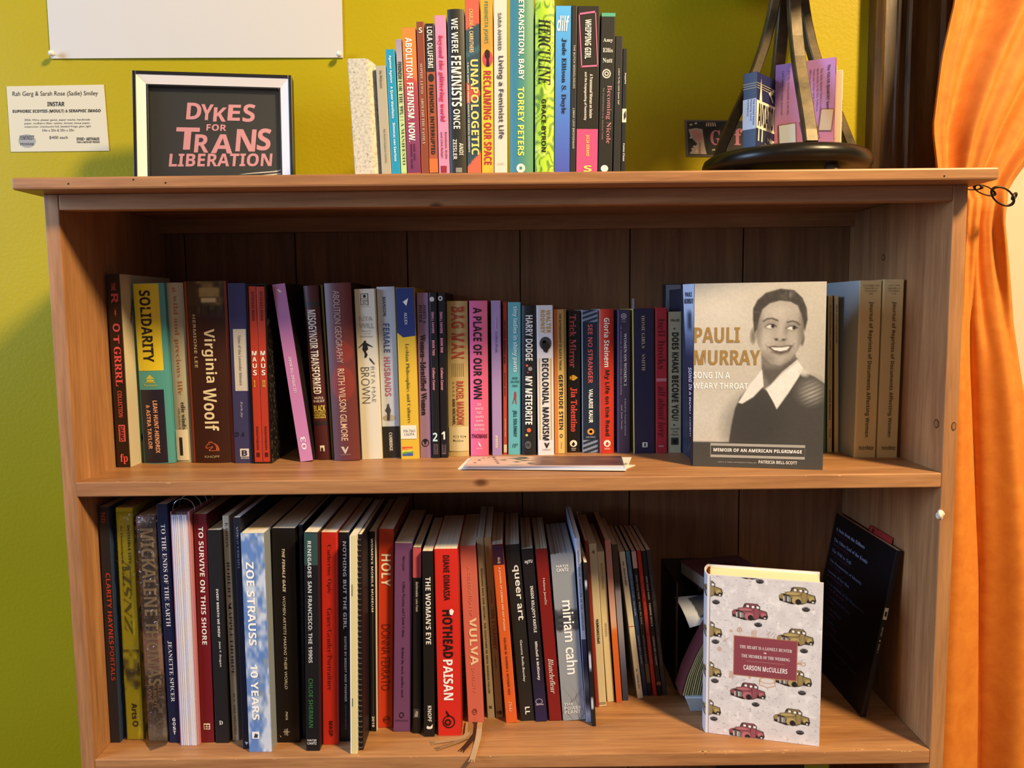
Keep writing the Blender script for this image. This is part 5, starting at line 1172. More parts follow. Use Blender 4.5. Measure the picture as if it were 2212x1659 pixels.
B('black magazine with small white contents list leaning against the right panel', 'p', 1431, 1466, 362, 1220, 1248, 1358, '0e0c10', mi+[('b', 700, 770, .1, .85, 'cfc9bc'), ('b', 722, 750, .3, .66, '0e0c10', 2), ('t', 'NEW 2022', 815, 868, .3, .62, 'a8a49c', 'bold'), ('o', 896, 5, .46, .16, 'c4c0b8'), ('t', 'ISSUE 1', 912, 965, .3, .62, 'a8a49c', 'bold')], name='magazine', category='magazine', d=0.205)
Fp = ROW['prev']
def red_pamphlet():
    px_, th, h, Y = Fp
    e = thing('pamphlet', 'thin red pamphlet peeking up behind the black leaning magazine', 'pamphlet')
    hh = h+0.008; y0, y1 = 0.055, 0.125
    box('cover', (0, y0, 0), (0.0012, y1, hh), mat('a8322e', 0.5), e, 0.0003)
    box('back_cover', (0.0012, y0+0.001, 0), (0.0026, y1+0.004, hh-0.002), mat('1d1417', 0.5), e, 0.0003)
    lettering(e, 'P', 'script', (-0.0004, y0+0.062, hh-0.012), (0, -0.008, 0), (0, 0, 0.009), '2a0d10', .02)
    e.location = (px_+0.0008, 0.0, Z2T+0.0006+0.0032*math.sin(th)); e.rotation_euler = (0, th, 0)
    e.location.y = 0.062
red_pamphlet()

# ------------------------------------------------------------------ hardcover with pickup-truck cover
def truck(im, X, Y, x, y, w, h, body, lite):
    """x,y = top left of the drawing; drawn on a 547 x 270 design"""
    f = w/547.0*6
    q = lambda pts: [(x+px*w/547.0, y+py*h/270.0) for px, py in pts]
    dk = '2a2420'
    im = poly(im, X, Y, q([(165, 75), (185, 20), (215, 2), (380, 5), (410, 30), (420, 90), (525, 115), (545, 195), (525, 240), (410, 232), (345, 262), (190, 270), (10, 225), (0, 150), (30, 120), (85, 112), (95, 88)]), dk, f*1.3)
    im = poly(im, X, Y, q([(188, 72), (204, 28), (222, 12), (372, 14), (396, 34), (406, 98), (515, 122), (522, 150), (430, 160), (405, 225), (340, 250), (300, 200), (200, 190), (180, 150), (110, 120), (112, 98)]), body, f)
    im = ell(im, X, Y, x+190*w/547, y+108*h/270, 105*w/547, 22*h/270, lite, f*2)
    im = stroke(im, X, Y, q([(120, 132), (300, 128), (335, 100)]), 8*w/547, dk, f, .8)
    im = ell(im, X, Y, x+262*w/547, y+208*h/270, 72*w/547, 58*h/270, lite, f)
    im = ell(im, X, Y, x+285*w/547, y+228*h/270, 42*w/547, 44*h/270, dk, f)
    im = ell(im, X, Y, x+40*w/547, y+160*h/270, 34*w/547, 36*h/270, body, f)
    im = poly(im, X, Y, q([(62, 160), (95, 140), (182, 160), (180, 236), (62, 226)]), '8d8a88', f)
    im = stroke(im, X, Y, q([(105, 150), (108, 232)]), 16*w/547, dk, f); im = stroke(im, X, Y, q([(70, 165), (74, 225)]), 10*w/547, 'e0ddd8', f); im = stroke(im, X, Y, q([(135, 165), (136, 228)]), 12*w/547, 'd6d3ce', f)
    im = stroke(im, X, Y, q([(332, 62), (335, 236)]), 5*w/547, dk, f, .8)
    im = stroke(im, X, Y, q([(408, 100), (412, 225)]), 5*w/547, dk, f, .8)
    im = ell(im, X, Y, x+478*w/547, y+175*h/270, 44*w/547, 34*h/270, lite, f); im = ell(im, X, Y, x+498*w/547, y+205*h/270, 32*w/547, 28*h/270, dk, f)
    im = ell(im, X, Y, x+498*w/547, y+216*h/270, 15*w/547, 12*h/270, 'f4f2ee', f)
    for a, b in ((212, 32), (292, 38), (364, 42)):
        im = poly(im, X, Y, q([(a-6, b-8), (a+62, b-4), (a+62, b+44), (a-6, b+40)]), dk, f, .8)
        im = poly(im, X, Y, q([(a+6, b), (a+46, b+3), (a+46, b+36), (a+6, b+34)]), 'f6f4f2', f)
    return im
def tyre(im, X, Y, x, y, w):
    im = ell(im, X, Y, x+w*.5, y+w*.34, w*.5, w*.32, '2c2b2d', w*.06); im = ell(im, X, Y, x+w*.5, y+w*.2, w*.40, w*.17, 'c9c6c4', w*.05); im = ell(im, X, Y, x+w*.5, y+w*.22, w*.34, w*.13, '38363a', w*.05)
    return im
def carson():
    A = at(1530, 1583, 2, Z2T); Bq = at(1769.7, 1613, 2, Z2T)
    dv = (Bq-A)/np.linalg.norm(Bq-A)
    dpt = np.linalg.norm(Bq-A)+0.004
    th = 0.046
    h = at(1534.7, 1241.5, 1, A[1])[2]-Z2T
    F = make_book('book', 'white hardcover patterned with red and mustard pickup trucks facing the room', th, h, dpt, 'h', 'dcd9dc', 'd6d0ce', 'dedbdc', 'e6d6a4', rough=0.5)
    # local +y runs along the cover, local +x towards the camera
    xl = np.array([dv[1], -dv[0], 0])
    O = A-dv*0.004-xl*th
    F.e.matrix_world = Matrix(((xl[0], dv[0], 0, O[0]), (xl[1], dv[1], 0, O[1]), (0, 0, 1, Z2T+0.0001), (0, 0, 0, 1)))
    # the enlarged drawing spans 250 x 365 units (photo pixels at the cover)
    RED, LR, YEL, LY = '96505c', 'b8707a', '9a8656', 'b8a46c'
    def art(U, V):
        X, Y = U*244.0, V*362.0
        im = lerp(flat(U, 'd6d2d4'), C3('e6e3e4'), vnoise(U, V, 14, 20, 2))
        n = vnoise(U, V, 60, 150, 7); im = lerp(im, C3('a9a6a8'), np.clip((n-.74)*5, 0, 1)*.6)
        n = vnoise(U, V, 26, 34, 17); im = lerp(im, C3('f4f2f2'), np.clip((n-.72)*4, 0, 1)*.8)
        tw, tht = 80, 39
        for tx, ty, c, l in ((150, 12, YEL, LY), (48, 56, RED, LR), (148, 104, YEL, LY), (146, 196, YEL, LY), (47, 236, RED, LR), (144, 284, YEL, LY), (46, 328, RED, LR), (50, -36, RED, LR)):
            im = truck(im, X, Y, tx, ty, tw, tht, c, l)
        for tx, ty in ((-52, 12), (-52, 104), (-52, 196), (-52, 284)): im = truck(im, X, Y, tx, ty, tw, tht, YEL, LY)
        for tx, ty in ((100, 0), (200, 54), (98, 97), (198, 146), (4, 54), (4, 144), (4, 234), (3, 322), (196, 240), (96, 278), (194, 330)): im = tyre(im, X, Y, tx, ty, 17)
        OR = 'b98560'
        for cx, cy, r in ((66, 118, 5.5), (47, 122, 3), (22, 166, 4.5), (90, 224, 3)):
            im = ell(im, X, Y, cx, cy, r, r, OR, 1.2); im = ell(im, X, Y, cx, cy, r*.7, r*.7, 'dcd6d2', 1.2); im = ell(im, X, Y, cx, cy, r*.3, r*.4, OR, 1)
        for k in range(4): im = stroke(im, X, Y, [(94+3*k, 116), (93+3*k, 134)], 1.2, OR, 1); im = stroke(im, X, Y, [(46+2.5*k, 214), (45+2.5*k, 229)], 1.2, OR, 1)
        for a, b in ((128, 116), (134, 118), (140, 120), (30, 140), (35, 138), (192, 176), (198, 172)): im = stroke(im, X, Y, [(a, b+9), (a+6, b)], 1.0, '9a6a62', 1)
        im = ell(im, X, Y, 129, 228, 18, 8, OR, 1.2); im = ell(im, X, Y, 129, 228, 16.5, 6.8, 'e2dcd8', 1.2); im = poly(im, X, Y, [(111, 228), (147, 228), (147, 238), (129, 244), (111, 238)], OR, 1.2); im = poly(im, X, Y, [(112.5, 231), (145.5, 231), (145.5, 237), (129, 242.5), (112.5, 237)], 'e2dcd8', 1.2); im = ell(im, X, Y, 129, 227, 17, 7, OR, 1.0, .9); im = ell(im, X, Y, 129, 227, 15.5, 5.8, 'e2dcd8', 1.2)
        im = ell(im, X, Y, 206, 182, 5, 4.5, OR, 1); im = ell(im, X, Y, 206, 182, 3.4, 3, 'e2dcd8', 1); im = stroke(im, X, Y, [(190, 182), (201, 182)], 2.4, OR, 1)
        # red title plate
        im = poly(im, X, Y, [(53, 131), (193, 131), (193, 222), (53, 222)], 'b98560', 1.0)
        im = poly(im, X, Y, [(54.6, 132.6), (191.4, 132.6), (191.4, 220.4), (54.6, 220.4)], '8d4450', 1.0)
        im = poly(im, X, Y, [(82, 186), (166, 186), (166, 187), (82, 187)], 'b07c78', .8)
        im = poly(im, X, Y, [(119, 167), (127, 167), (123, 163)], 'ecdfe0', .8)
        return im
    add_item(F, ('fp', 'r', art, 214, 318, 0.002, 0.998, 0.03, 0.998))
    def tx(s, x0, x1, y0, y1, st, off=0.0):
        add_item(F, ('face', 'r', s, y0/362, y1/362, .03+x0/244*.968, .03+x1/244*.968, 'f0e4e4', st, off))
    tx('THE HEART IS A LONELY HUNTER', 67, 181, 152, 159, 'serif'); tx('THE MEMBER OF THE WEDDING', 71, 177, 172, 179, 'serif'); tx('CARSON McCULLERS', 76, 172, 196, 207, 'bold', .01)
    # back board inside and spine printing
    def spn(U, V):
        X, Y = U*50, V*362
        im = lerp(flat(U, 'd9dbe4'), C3('e6e6ea'), vnoise(U, V, 5, 20, 2))
        for ty in (12, 104, 196, 284): im = truck(im, X, Y, 28, ty, 80, 39, YEL, LY)
        im = poly(im, X, Y, [(-4, 112), (30, 112), (30, 250), (-4, 250)], '6e2c3c', 1.5)
        return im
    def placesp(U, V):
        x = U*F.w; return np.stack([x, F.front(x)-0.0003, F.h*(1-V)], -1)
    grid_print(F.cover, spn, 24, 180, placesp, 'spine_print')
    # coloured strips along the inside edge of the back board
    box('head_band', (0.004, 0.0005, h-0.0055), (th-0.004, 0.0035, h-0.0025), mat('7a3020', 0.7), F.e)
carson()

# ------------------------------------------------------------------ loose pile behind the truck-patterned book
def pile():
    DK = mat('2a211a', 0.6)
    e = thing('magazine_file', 'dark open-fronted magazine file standing against the back boards', 'magazine file', (0.828, 0.172, Z2T+0.0001))
    hh = at(1440, 1209, 1, 0.285)[2]-Z2T
    box('side_wall', (0, 0, 0), (0.003, 0.119, hh), DK, e, 0.0004); box('side_wall', (0.122, 0, 0), (0.125, 0.119, hh), DK, e, 0.0004)
    box('rear_wall', (0.003, 0.116, 0), (0.122, 0.119, hh), DK, e); box('base', (0.003, 0, 0), (0.122, 0.116, 0.003), DK, e)
    # pale tray
    t = at(1482, 1540, 2, Z2T)
    e = thing('tray', 'small pale plastic tray on the lower shelf under the fanned book', 'tray', (t[0], t[1], Z2T+0.0001))
    PL = mat('9aa0a0', 0.4)
    vs = [(0.008, 0.004, 0), (0.115, 0.004, 0), (0.115, 0.04, 0), (0.008, 0.04, 0), (0, 0, 0.022), (0.12, 0, 0.022), (0.12, 0.043, 0.022), (0, 0.043, 0.022)]
    bev(link('tray_body', meshd('tray_body', vs, [(3, 2, 1, 0), (0, 1, 5, 4), (1, 2, 6, 5), (2, 3, 7, 6), (3, 0, 4, 7), (4, 5, 6, 7)]), e, PL), 0.001)
    box('rim', (-0.001, -0.001, 0.022), (0.121, 0.044, 0.0245), mat('b8c4d0', 0.35), e, 0.0006)
    zt = Z2T+0.0248; ty = t[1]
    # fanned paperback, page edges outward
    p0 = at(1470, 1500, 1, ty+0.003)
    e = thing('book', 'paperback with fanned yellowed pages standing on the pale tray', 'book', (p0[0], ty+0.003, zt+0.0002))
    n = 16
    for i in range(n):
        k = i/(n-1); top = 0.118+0.016*k; lx = 0.052-0.030*k; x0 = 0.0034*i
        vs = []
        for q in range(5):
            s = q/4; x = x0+lx*(s**1.35)*1.0; z = top*s
            for dy in (0.0, 0.038):
                vs += [(x, dy, z), (x+0.0011, dy, z)]
        fs = []
        for q in range(4):
            b = q*4
            fs += [(b, b+1, b+5, b+4), (b+3, b+2, b+6, b+7), (b+1, b+3, b+7, b+5), (b+2, b, b+4, b+6)]
        fs.append((16, 17, 19, 18)); fs.append((1, 0, 2, 3))
        c = '5a262c' if i in (0,) else random.choice(['a89f6c', 'b3aa7a', '9a9260', 'bdb488'])
        link('cover' if i == 0 else 'leaf_bundle', meshd('leaf_bundle', vs, fs), e, mat(c, 0.9))
    # spiral notebook leaning left of it, inside the file
    a = at(1478, 1470, 1, 0.176)
    e = thing('spiral_notebook', 'dark maroon spiral notebook leaning inside the magazine file', 'notebook', (0.852, 0.180, Z2T+0.0058))
    e.rotation_euler = (0, 0.16, 0)
    nh = 0.112
    box('cover', (0, 0, 0), (0.011, 0.09, nh), mat('3c1c20', 0.5), e, 0.0006)
    me = torus_me('coil_loop', 0.0052, 0.0006, n=14, k=5)
    for i in range(22):
        o = link('coil_loop', me, e, mat('9a9aa2', 0.3, 1.0)); o.location = (0.0055, -0.001, 0.008+i*(nh-0.016)/21); o.rotation_euler = (math.pi/2, 0.25, 0)
    # leaflet sagging over the notebook
    q0 = at(1458, 1290, 1, 0.178); q1 = at(1490, 1356, 1, 0.150); q2 = at(1530, 1345, 1, 0.150); q3 = at(1520, 1285, 1, 0.178)
    e = thing('leaflet', 'white leaflet with dark photo hanging out of the magazine file', 'leaflet', tuple(q0))
    g = lambda U, V: ((q0*(1-U)[..., None]+q3*U[..., None])*(1-V)[..., None]+(q1*(1-U)[..., None]+q2*U[..., None])*V[..., None])-q0+np.stack([0*U, 0*U, 0.004*np.sin(V*3.1)], -1)
    def fl(U, V):
        im = lerp(flat(U, 'c8d0dc'), C3('e0e4ea'), V)
        return poly(im, U, V, [(.42, .1), (1.1, -.1), (1.1, .75), (.62, .85)], '3a4250', .03)
    grid_print(e, fl, 20, 20, g, 'sheet')
    g2 = lambda U, V: g(U, V)+np.array([0, 0.0004, -0.0006])
    grid_print(e, lambda U, V: flat(U, 'b8bcc4'), 6, 6, g2, 'sheet_back')
    # dark case resting on the file contents
    e = thing('camera_case', 'small black case sitting on top of the file contents', 'case', (0.868, 0.180, 0.873))
    bev(box('body', (0, 0, 0), (0.075, 0.075, 0.024), mat('16140f', 0.45), e), 0.004); bev(box('lid', (-0.004, 0.004, 0.024), (0.073, 0.08, 0.034), mat('1d1a16', 0.45), e), 0.003)
    box('contents', (0.030, 0.002, -0.1230), (0.076, 0.10, -0.0005), mat('231b15', 0.8), e)
    # closed book lying on top of the pile with plum cover
    r0 = at(1497, 1235, 1, 0.172)
    e = thing('book', 'paperback with plum cover lying flat on top of the pile', 'book', (0.868, 0.168, 0.9078))
    e.rotation_euler = (0, 0, 0.22)
    box('pages', (0.0, 0.0, 0.001), (0.100, 0.078, 0.020), pmat('8a847a'), e); box('cover', (-0.001, -0.001, 0.020), (0.101, 0.079, 0.0212), mat('6a4450', 0.5), e); box('cover', (-0.001, -0.001, 0), (0.101, 0.079, 0.001), mat('6a4450', 0.5), e)
    lettering(e, 'RUBY', 'bold', (0.03, 0.02, 0.0216), (0.05, 0, 0), (0, 0.028, 0), '2a1a22', .05)
pile()

# ------------------------------------------------------------------ flyers lying on the upper shelf
def flyers():
    z = Z1T+0.0002
    def quad(pts, label, th, fn=None, col='e6e4e0', texts=()):
        nonlocal z
        P = [at(x, y, 2, z) for x, y in pts]      # front-left, front-right, back-right, back-left
        c = sum(P)/4
        e = thing('flyer', label, 'flyer', tuple(c), 'flyers stacked on the upper shelf')
        vs = [tuple(p-c+np.array([0, 0, dz])) for dz in (0, th) for p in P]
        link('sheet', meshd('sheet', vs, [(3, 2, 1, 0), (4, 5, 6, 7), (0, 1, 5, 4), (1, 2, 6, 5), (2, 3, 7, 6), (3, 0, 4, 7)]), e, mat(col, 0.35))
        if fn is not None:
            L = [p-c+np.array([0, 0, th+0.0002]) for p in P]
            grid_print(e, fn, 60, 16, lambda U, V: ((L[3]*(1-U)[..., None]+L[2]*U[..., None])*(1-V)[..., None]+(L[0]*(1-U)[..., None]+L[1]*U[..., None])*V[..., None]), 'print')
        z += th+0.0002
    quad([(989, 1014), (1345, 1016), (1372, 1006), (1010, 993)], 'white flyer at the bottom of the small stack', 0.0012)
    def small(U, V): return poly(poly(flat(U, 'e9eaea'), U, V, [(.93, .55), (.985, .5), (.985, .62), (.93, .68)], '3a3c40', .02), U, V, [(.03, .2), (.06, .2), (.06, .4), (.03, .4)], '3a3530', .02)
    quad([(1000, 1013), (1352, 1017), (1364, 990), (1012, 992)], 'white flyer with dark bars sticking out at the right', 0.0014, small)
    quad([(1003, 1011), (1350, 1013), (1345, 991), (1018, 990)], 'blue-edged flyer in the middle of the small stack', 0.0016, None, 'b4bcd6')
    quad([(1004, 1009), (1347, 1010), (1343, 989), (1018, 989)], 'pale flyer just under the photo flyer', 0.0016, None, 'd9d6dc')
    def photo(U, V):
        im = lerp(flat(U, 'cfa79a'), C3('e0c4b4'), vnoise(U, V, 5, 3, 2))
        m = np.clip((U-.40)*12, 0, 1); im = lerp(im, C3('6b4a42'), m)
        im = lerp(im, C3('3a2c38'), np.clip((U-.78)*4, 0, 1)); im = lerp(im, C3('8a6a58'), np.clip(vnoise(U, V, 8, 3, 6)-.5, 0, 1)*m*1.2)
        n = vnoise(U, V, 22, 8, 5); im = lerp(im, C3('3a4438'), np.clip((n-.55)*5, 0, 1)*sm(np.abs(U-.33)-.1, .1))
        im = stroke(im, U*20, V*4, [(1.0, 3), (1.6, .8), (3, .2)], .12, '3a2a2a', .1); im = stroke(im, U*20, V*4, [(2.8, 0), (4.2, 3.6)], .16, '2a2624', .1)
        return im
    quad([(1005, 1007), (1348, 1007), (1342, 987), (1020, 988)], 'glossy photo flyer on top of the stack', 0.0012, photo, 'c9b4ac')
flyers()

# ------------------------------------------------------------------ books in the compartment below (only their heads show)
ROW.update(z=Z3T, Y=0.035, prev=None)
def low(label, x0, x1, col, h=0.347):
    Y = 0.03; a = at(x0, 1652, 1, Y)[0]; b = at(x1, 1652, 1, Y)[0]
    F = make_book('book', label, b-a, h, 0.22, 'p', col); F.e.location = (a, Y, Z3T+0.0001)
low('acid green book on the bottom shelf under the truck book', 1738, 1792, '8f8c22')
low('black book on the bottom shelf beside the acid green one', 1640, 1736, '1d1b1a')

# ------------------------------------------------------------------ framed print on top of the bookcase
def framed():
    TLp, TRp = at(297, 157, 1, 0.190), at(641, 168.5, 1, 0.222)
    w = float(np.hypot(TRp[0]-TLp[0], TRp[1]-TLp[1])); yaw = math.atan2(TRp[1]-TLp[1], TRp[0]-TLp[0])
    h = (TLp[2]-ZBT)*1.006
    e = thing('picture_frame', 'black and silver framed print with pink hand lettering on the bookcase top', 'picture frame')
    lean = -math.atan2(0.022, h)
    bl = at(289, 380, 1, 0.168)
    e.location = (bl[0]-0.001, 0.168, ZBT+0.0075); e.rotation_euler = (lean, 0, yaw)
    h2 = h-0.004
    BK, SV = mat('17171a', 0.35), mat('dcdadc', 0.4)
    def border(name, x0, z0, x1, z1, t, y0, y1, m):
        for lo, hi in (((x0, y0, z0), (x0+t, y1, z1)), ((x1-t, y0, z0), (x1, y1, z1)), ((x0+t, y0, z1-t), (x1-t, y1, z1)), ((x0+t, y0, z0), (x1-t, y1, z0+t))):
            bev(box(name, lo, hi, m, e), 0.0006)
    border('frame_edge', 0, 0, w, h2, 0.0048, 0.0, 0.024, BK)
    # silver bevel
    o, i_ = 0.0048, 0.0170
    def bevq(a, b, c, d): link('silver_moulding', meshd('silver_moulding', [a, b, c, d], [(0, 1, 2, 3)]), e, SV)
    O = [(o, 0.0012, o), (w-o, 0.0012, o), (w-o, 0.0012, h2-o), (o, 0.0012, h2-o)]; I = [(i_, 0.0062, i_), (w-i_, 0.0062, i_), (w-i_, 0.0062, h2-i_), (i_, 0.0062, h2-i_)]
    for k in range(4): bevq(O[k], O[(k+1) % 4], I[(k+1) % 4], I[k])
    border('inner_lip', i_, i_, w-i_, h2-i_, 0.0026, 0.0062, 0.018, BK)
    j = i_+0.0026
    box('print_sheet', (j, 0.0150, j), (w-j, 0.0165, h2-j), mat('2b2c2c', 0.6), e)
    box('backing_board', (0.003, 0.0185, 0.003), (w-0.003, 0.0235, h2-0.003), mat('3a2c20', 0.8), e)
    # lettering, in fractions of the frame as it is seen
    PK = 'd99aa8'
    def tx(s, x0, x1, y0, y1, off, tilt=0.0):
        X0, X1 = (x0-845)/1030*w, (x1-845)/1030*w
        Z0, Z1 = h2-(y1-470)/787*h2, h2-(y0-470)/787*h2
        lettering(e, s, 'bold', (X0, 0.0145, Z0), (X1-X0, 0, tilt*(X1-X0)), ((Z1-Z0)*.10, 0, Z1-Z0), PK, off)
    for c_, a_, b_, y0_, y1_ in (('D', 1165, 1260, 642, 750), ('Y', 1256, 1338, 650, 752), ('K', 1340, 1424, 668, 760), ('E', 1434, 1516, 648, 752), ('S', 1532, 1612, 642, 758),
                                ('T', 1088, 1240, 802, 945), ('R', 1212, 1306, 845, 962), ('A', 1322, 1462, 842, 965), ('N', 1482, 1612, 806, 950), ('S', 1622, 1712, 798, 942)): tx(c_, a_, b_, y0_, y1_, .05)
    tx('FOR', 1295, 1425, 778, 820, .02)
    tx('LIBERATION', 1048, 1720, 972, 1056, .03, .02)
    for a, b, c in ((1500, 1770, 1075), (1560, 1790, 1090), (1640, 1800, 1065)):
        X0, X1 = (a-845)/1030*w, (b-845)/1030*w; Z = h2-(c-470)/787*h2
        link('brush_stroke', meshd('brush_stroke', [(X0, 0.0145, Z-0.006), (X1, 0.0145, Z-0.001), (X1, 0.0145, Z+0.001), (X0+0.012, 0.0145, Z-0.004)], [(0, 1, 2, 3)]), e, mat('e3ddd4'))
    box('glass', (j, 0.0088, j), (w-j, 0.0098, h2-j), clear_mat('picture_glass', 0.004, rough=0.35), e)
framed()

# ------------------------------------------------------------------ papers on the wall
def wp(x, y, d=0.0): return at(x, y, 1, WALL_Y-0.0012-d)
def paper(name, label, cat, corners, col, th=0.0006):
    P = [wp(*c) for c in corners]; c = sum(P)/4
    e = thing(name, label, cat, tuple(c))
    vs = [tuple(p-c) for p in P]+[tuple(p-c+np.array([0, th, 0])) for p in P]
    link('sheet', meshd('sheet', vs, [(0, 1, 2, 3), (7, 6, 5, 4), (0, 4, 5, 1), (1, 5, 6, 2), (2, 6, 7, 3), (3, 7, 4, 0)]), e, mat(col, 0.75))
    return e, c
def wtext(e, c, s, st, x0, x1, y0, y1, col, off=0.0, slope=-0.008):
    O = wp(x0, y1, 0.0004); ex = wp(x1, y1+(x1-x0)*slope, 0.0004)-O; ey = wp(x0, y0, 0.0004)-O
    lettering(e, s, st, O-c, ex, ey, col, off)
# poster
T1 = wp(107, 0); TR_ = wp(739, 0)
BLp, BRp = wp(110, 127), wp(742, 125)
top = 2.32
cc = (BLp+BRp)/2
po = thing('poster', 'large blank-bottomed white poster pinned to the wall above the frame', 'poster', tuple(cc))
xs = [np.array([T1[0]-.004, WALL_Y-.0012, top]), np.array([TR_[0]+.003, WALL_Y-.0012, top])]
n = 12
vs, fs = [], []
for i in range(n+1):
    t = i/n; k = (1-t)**3
    for j in range(9):
        s = j/8; p = (BLp*(1-s)+BRp*s)*(1-t)+(xs[0]*(1-s)+xs[1]*s)*t
        curl = 0.0016*k*(4*s*(1-s))+0.0005*k
        vs.append(tuple(p-cc+np.array([0, -curl, 0])))
for i in range(n):
    for j in range(8): a = i*9+j; fs.append((a, a+1, a+10, a+9))
so = link('sheet', meshd('sheet', vs, fs), po, mat('c6c2bc', 0.7))
sd = so.modifiers.new('thickness', 'SOLIDIFY'); sd.thickness = 0.0005; sd.offset = 1.0
wtext(po, cc, '$400', 'bold', 160, 207, -22, 5, '26231f')
for i, (x, y) in enumerate(((111, 115), (732, 117))):
    p = at(x, y, 1, WALL_Y-0.012)
    e = thing('push_pin', ['white ball push pin in the poster corner above the exhibit card', 'white ball push pin in the poster corner near the stone slab'][i], 'push pin', tuple(p), 'pins holding the poster')
    link('head', lathe_me('head', [(0, 0.0048), (0.003, 0.0040), (0.0046, 0.0014), (0.0046, -0.0008), (0.003, -0.0038), (0, -0.0048)], 18), e, mat('e9e4da', 0.3)).rotation_euler = (math.pi/2, 0, 0)
    link('shank', lathe_me('shank', [(0.0005, 0), (0.0005, 0.0112), (0, 0.0115)], 8), e, mat('a8a8a8', 0.3, 1.0)).rotation_euler = (-math.pi/2, 0, 0)
# title card
s_ = 2.9105
q = lambda x, y: (x/s_, y/s_)
e, c = paper('wall_card', 'small cream exhibit card with printed text on the wall', 'card', [q(68, 955), q(686, 948), q(653, 532), q(40, 543)], 'cfc6ac')
def card(s, st, x0, x1, y0, y1, col='2b2823', off=0.0): wtext(e, c, s, st, x0/s_, x1/s_, y0/s_, y1/s_, col, off)
card('Rah Gerg & Sarah Rose (Sadie) Smiley', 'sans', 78, 615, 575, 612)
card('INSTAR', 'bold', 297, 405, 640, 668, '1b1916', .03)
card('EUPHORIC ECDYSIS (MOULT) & SERAPHIC IMAGO', 'bold', 80, 632, 690, 715, '1b1916', .02)
for i, (s, a, b) in enumerate((('2026, Wire, plaster gauze, paper mache, handmade', 153, 565), ('paper, mulberry fiber, nylons, thread, tissue paper,', 153, 568), ('watercolor, translucent foil, beaded fringe, glue, light', 153, 572), ('54in x 20in & 20in x 20in', 265, 465))):
    card(s, 'sans', a, b, 748+21*i, 764+21*i, '55504a')
card('$400 each', 'sans', 310, 425, 855, 876, '3a3630')
P0 = wp(170/s_, 886/s_, 0.0003)
o = link('round_stamp', meshd('round_stamp', [tuple(P0-c+np.array([0.0137*math.cos(a), 0, 0.0105*math.sin(a)])) for a in [2*math.pi*i/32 for i in range(32)]], [tuple(range(32))]), e, mat('9a9894', 0.7))
card('FEMINIST', 'bold', 124, 214, 852, 880, '33302c', .02); card('PROGRAM', 'bold', 128, 212, 898, 914, '33302c', .02)
card('DYKE+ ARTHAUS', 'bold', 482, 624, 864, 884, '1b1916', .04); card('FOR & WITH BY PROUD', 'bold', 484, 626, 888, 900, '2b2823', .03)
# sticker card behind the lamp
s3 = 2.865
r = lambda x, y: (1440+x/s3, y/s3)
e, c = paper('wall_sticker', 'dark sticker card with pink lettering in a grey sleeve behind the lamp', 'card', [r(122, 968), r(480, 972), r(468, 745), r(110, 742)], '6a5f58')
def wpoly(pts, col, d, name):
    v = [tuple(wp(*r(x, y), d)-c) for x, y in pts]; link(name, meshd(name, v, [tuple(range(len(v)))]), e, mat(col, 0.5))
wpoly([(136, 958), (480, 962), (470, 752), (126, 752)], '2b2820', 0.0004, 'print')
wpoly([(140, 952), (248, 955), (236, 905), (222, 800), (182, 792), (135, 800), (150, 850), (190, 890)], 'b8a690', 0.0007, 'print')
wpoly([(152, 812), (180, 805), (222, 830), (222, 870), (190, 875)], 'c98f88', 0.001, 'print')
wpoly([(200, 880), (210, 880), (212, 952), (200, 952)], 'a06a62', 0.001, 'print')
wpoly([(258, 948), (480, 955), (470, 785), (238, 785)], '241f18', 0.0008, 'print')
for a, b in ((140, 770), (170, 762), (140, 850), (150, 920), (175, 935), (160, 905)): wpoly([(a, b), (a+14, b-6), (a+22, b+3), (a+8, b+8)], 'c9c0b0', 0.001, 'print')
for k in range(5): wpoly([(242+14*k, 782), (250+14*k, 782), (252+12*k, 758), (246+12*k, 758)], 'd0bfa8', 0.001, 'print')
def rt(s, st, x0, x1, y0, y1, col, off=0.0):
    O = wp(*r(x0, y1), 0.0012); lettering(e, s, st, O-c, wp(*r(x1, y1), 0.0012)-O, wp(*r(x0, y0), 0.0012)-O, col, off)
rt('Ga', 'serif', 270, 385, 805, 898, 'b8728a', .03); rt('f', 'serif', 420, 470, 795, 898, 'b8728a', .03); rt('an', 'bold', 280, 330, 922, 932, 'd6cec0')

# ------------------------------------------------------------------ metal lamp
def bronze():
    g = N('dark_bronze')
    v = g.coord((1, 1, 1)); a = g.noise(v, 30, 5, 0.6)
    c = g.ramp(a, [(0.35, '3c3220'), (0.75, '6e5c3a')])
    g.l(c, g.b.inputs['Base Color']); g.b.inputs['Metallic'].default_value = 0.35; g.b.inputs['Roughness'].default_value = 0.42
    g.bump(g.noise(v, 90, 3), 0.15, 0.001)
    return g.m
BZ = bronze()
BZD = mat('1d1a14', 0.32, 0.3)
LX, LY = 0.9665, 0.132
lamp = thing('table_lamp', 'dark bronze table lamp with four curved strap legs on round base', 'lamp', (LX, LY, ZBT))
link('base', lathe_me('base', [(0, 0.021), (0.100, 0.021), (0.1085, 0.0225), (0.1135, 0.029), (0.1135, 0.035), (0.111, 0.041), (0.106, 0.0445), (0.100, 0.0455), (0, 0.0455)], 72), lamp, BZD)
fm = lathe_me('foot', [(0, 0.0001), (0.007, 0.0012), (0.0105, 0.006), (0.0115, 0.011), (0.009, 0.018), (0.006, 0.0215), (0, 0.0215)], 20)
for a in (-70, 20, 110, 200):
    o = link('foot', fm, lamp, BZ); o.location = (0.088*math.cos(math.radians(a+2)), 0.088*math.sin(math.radians(a+2)), 0)
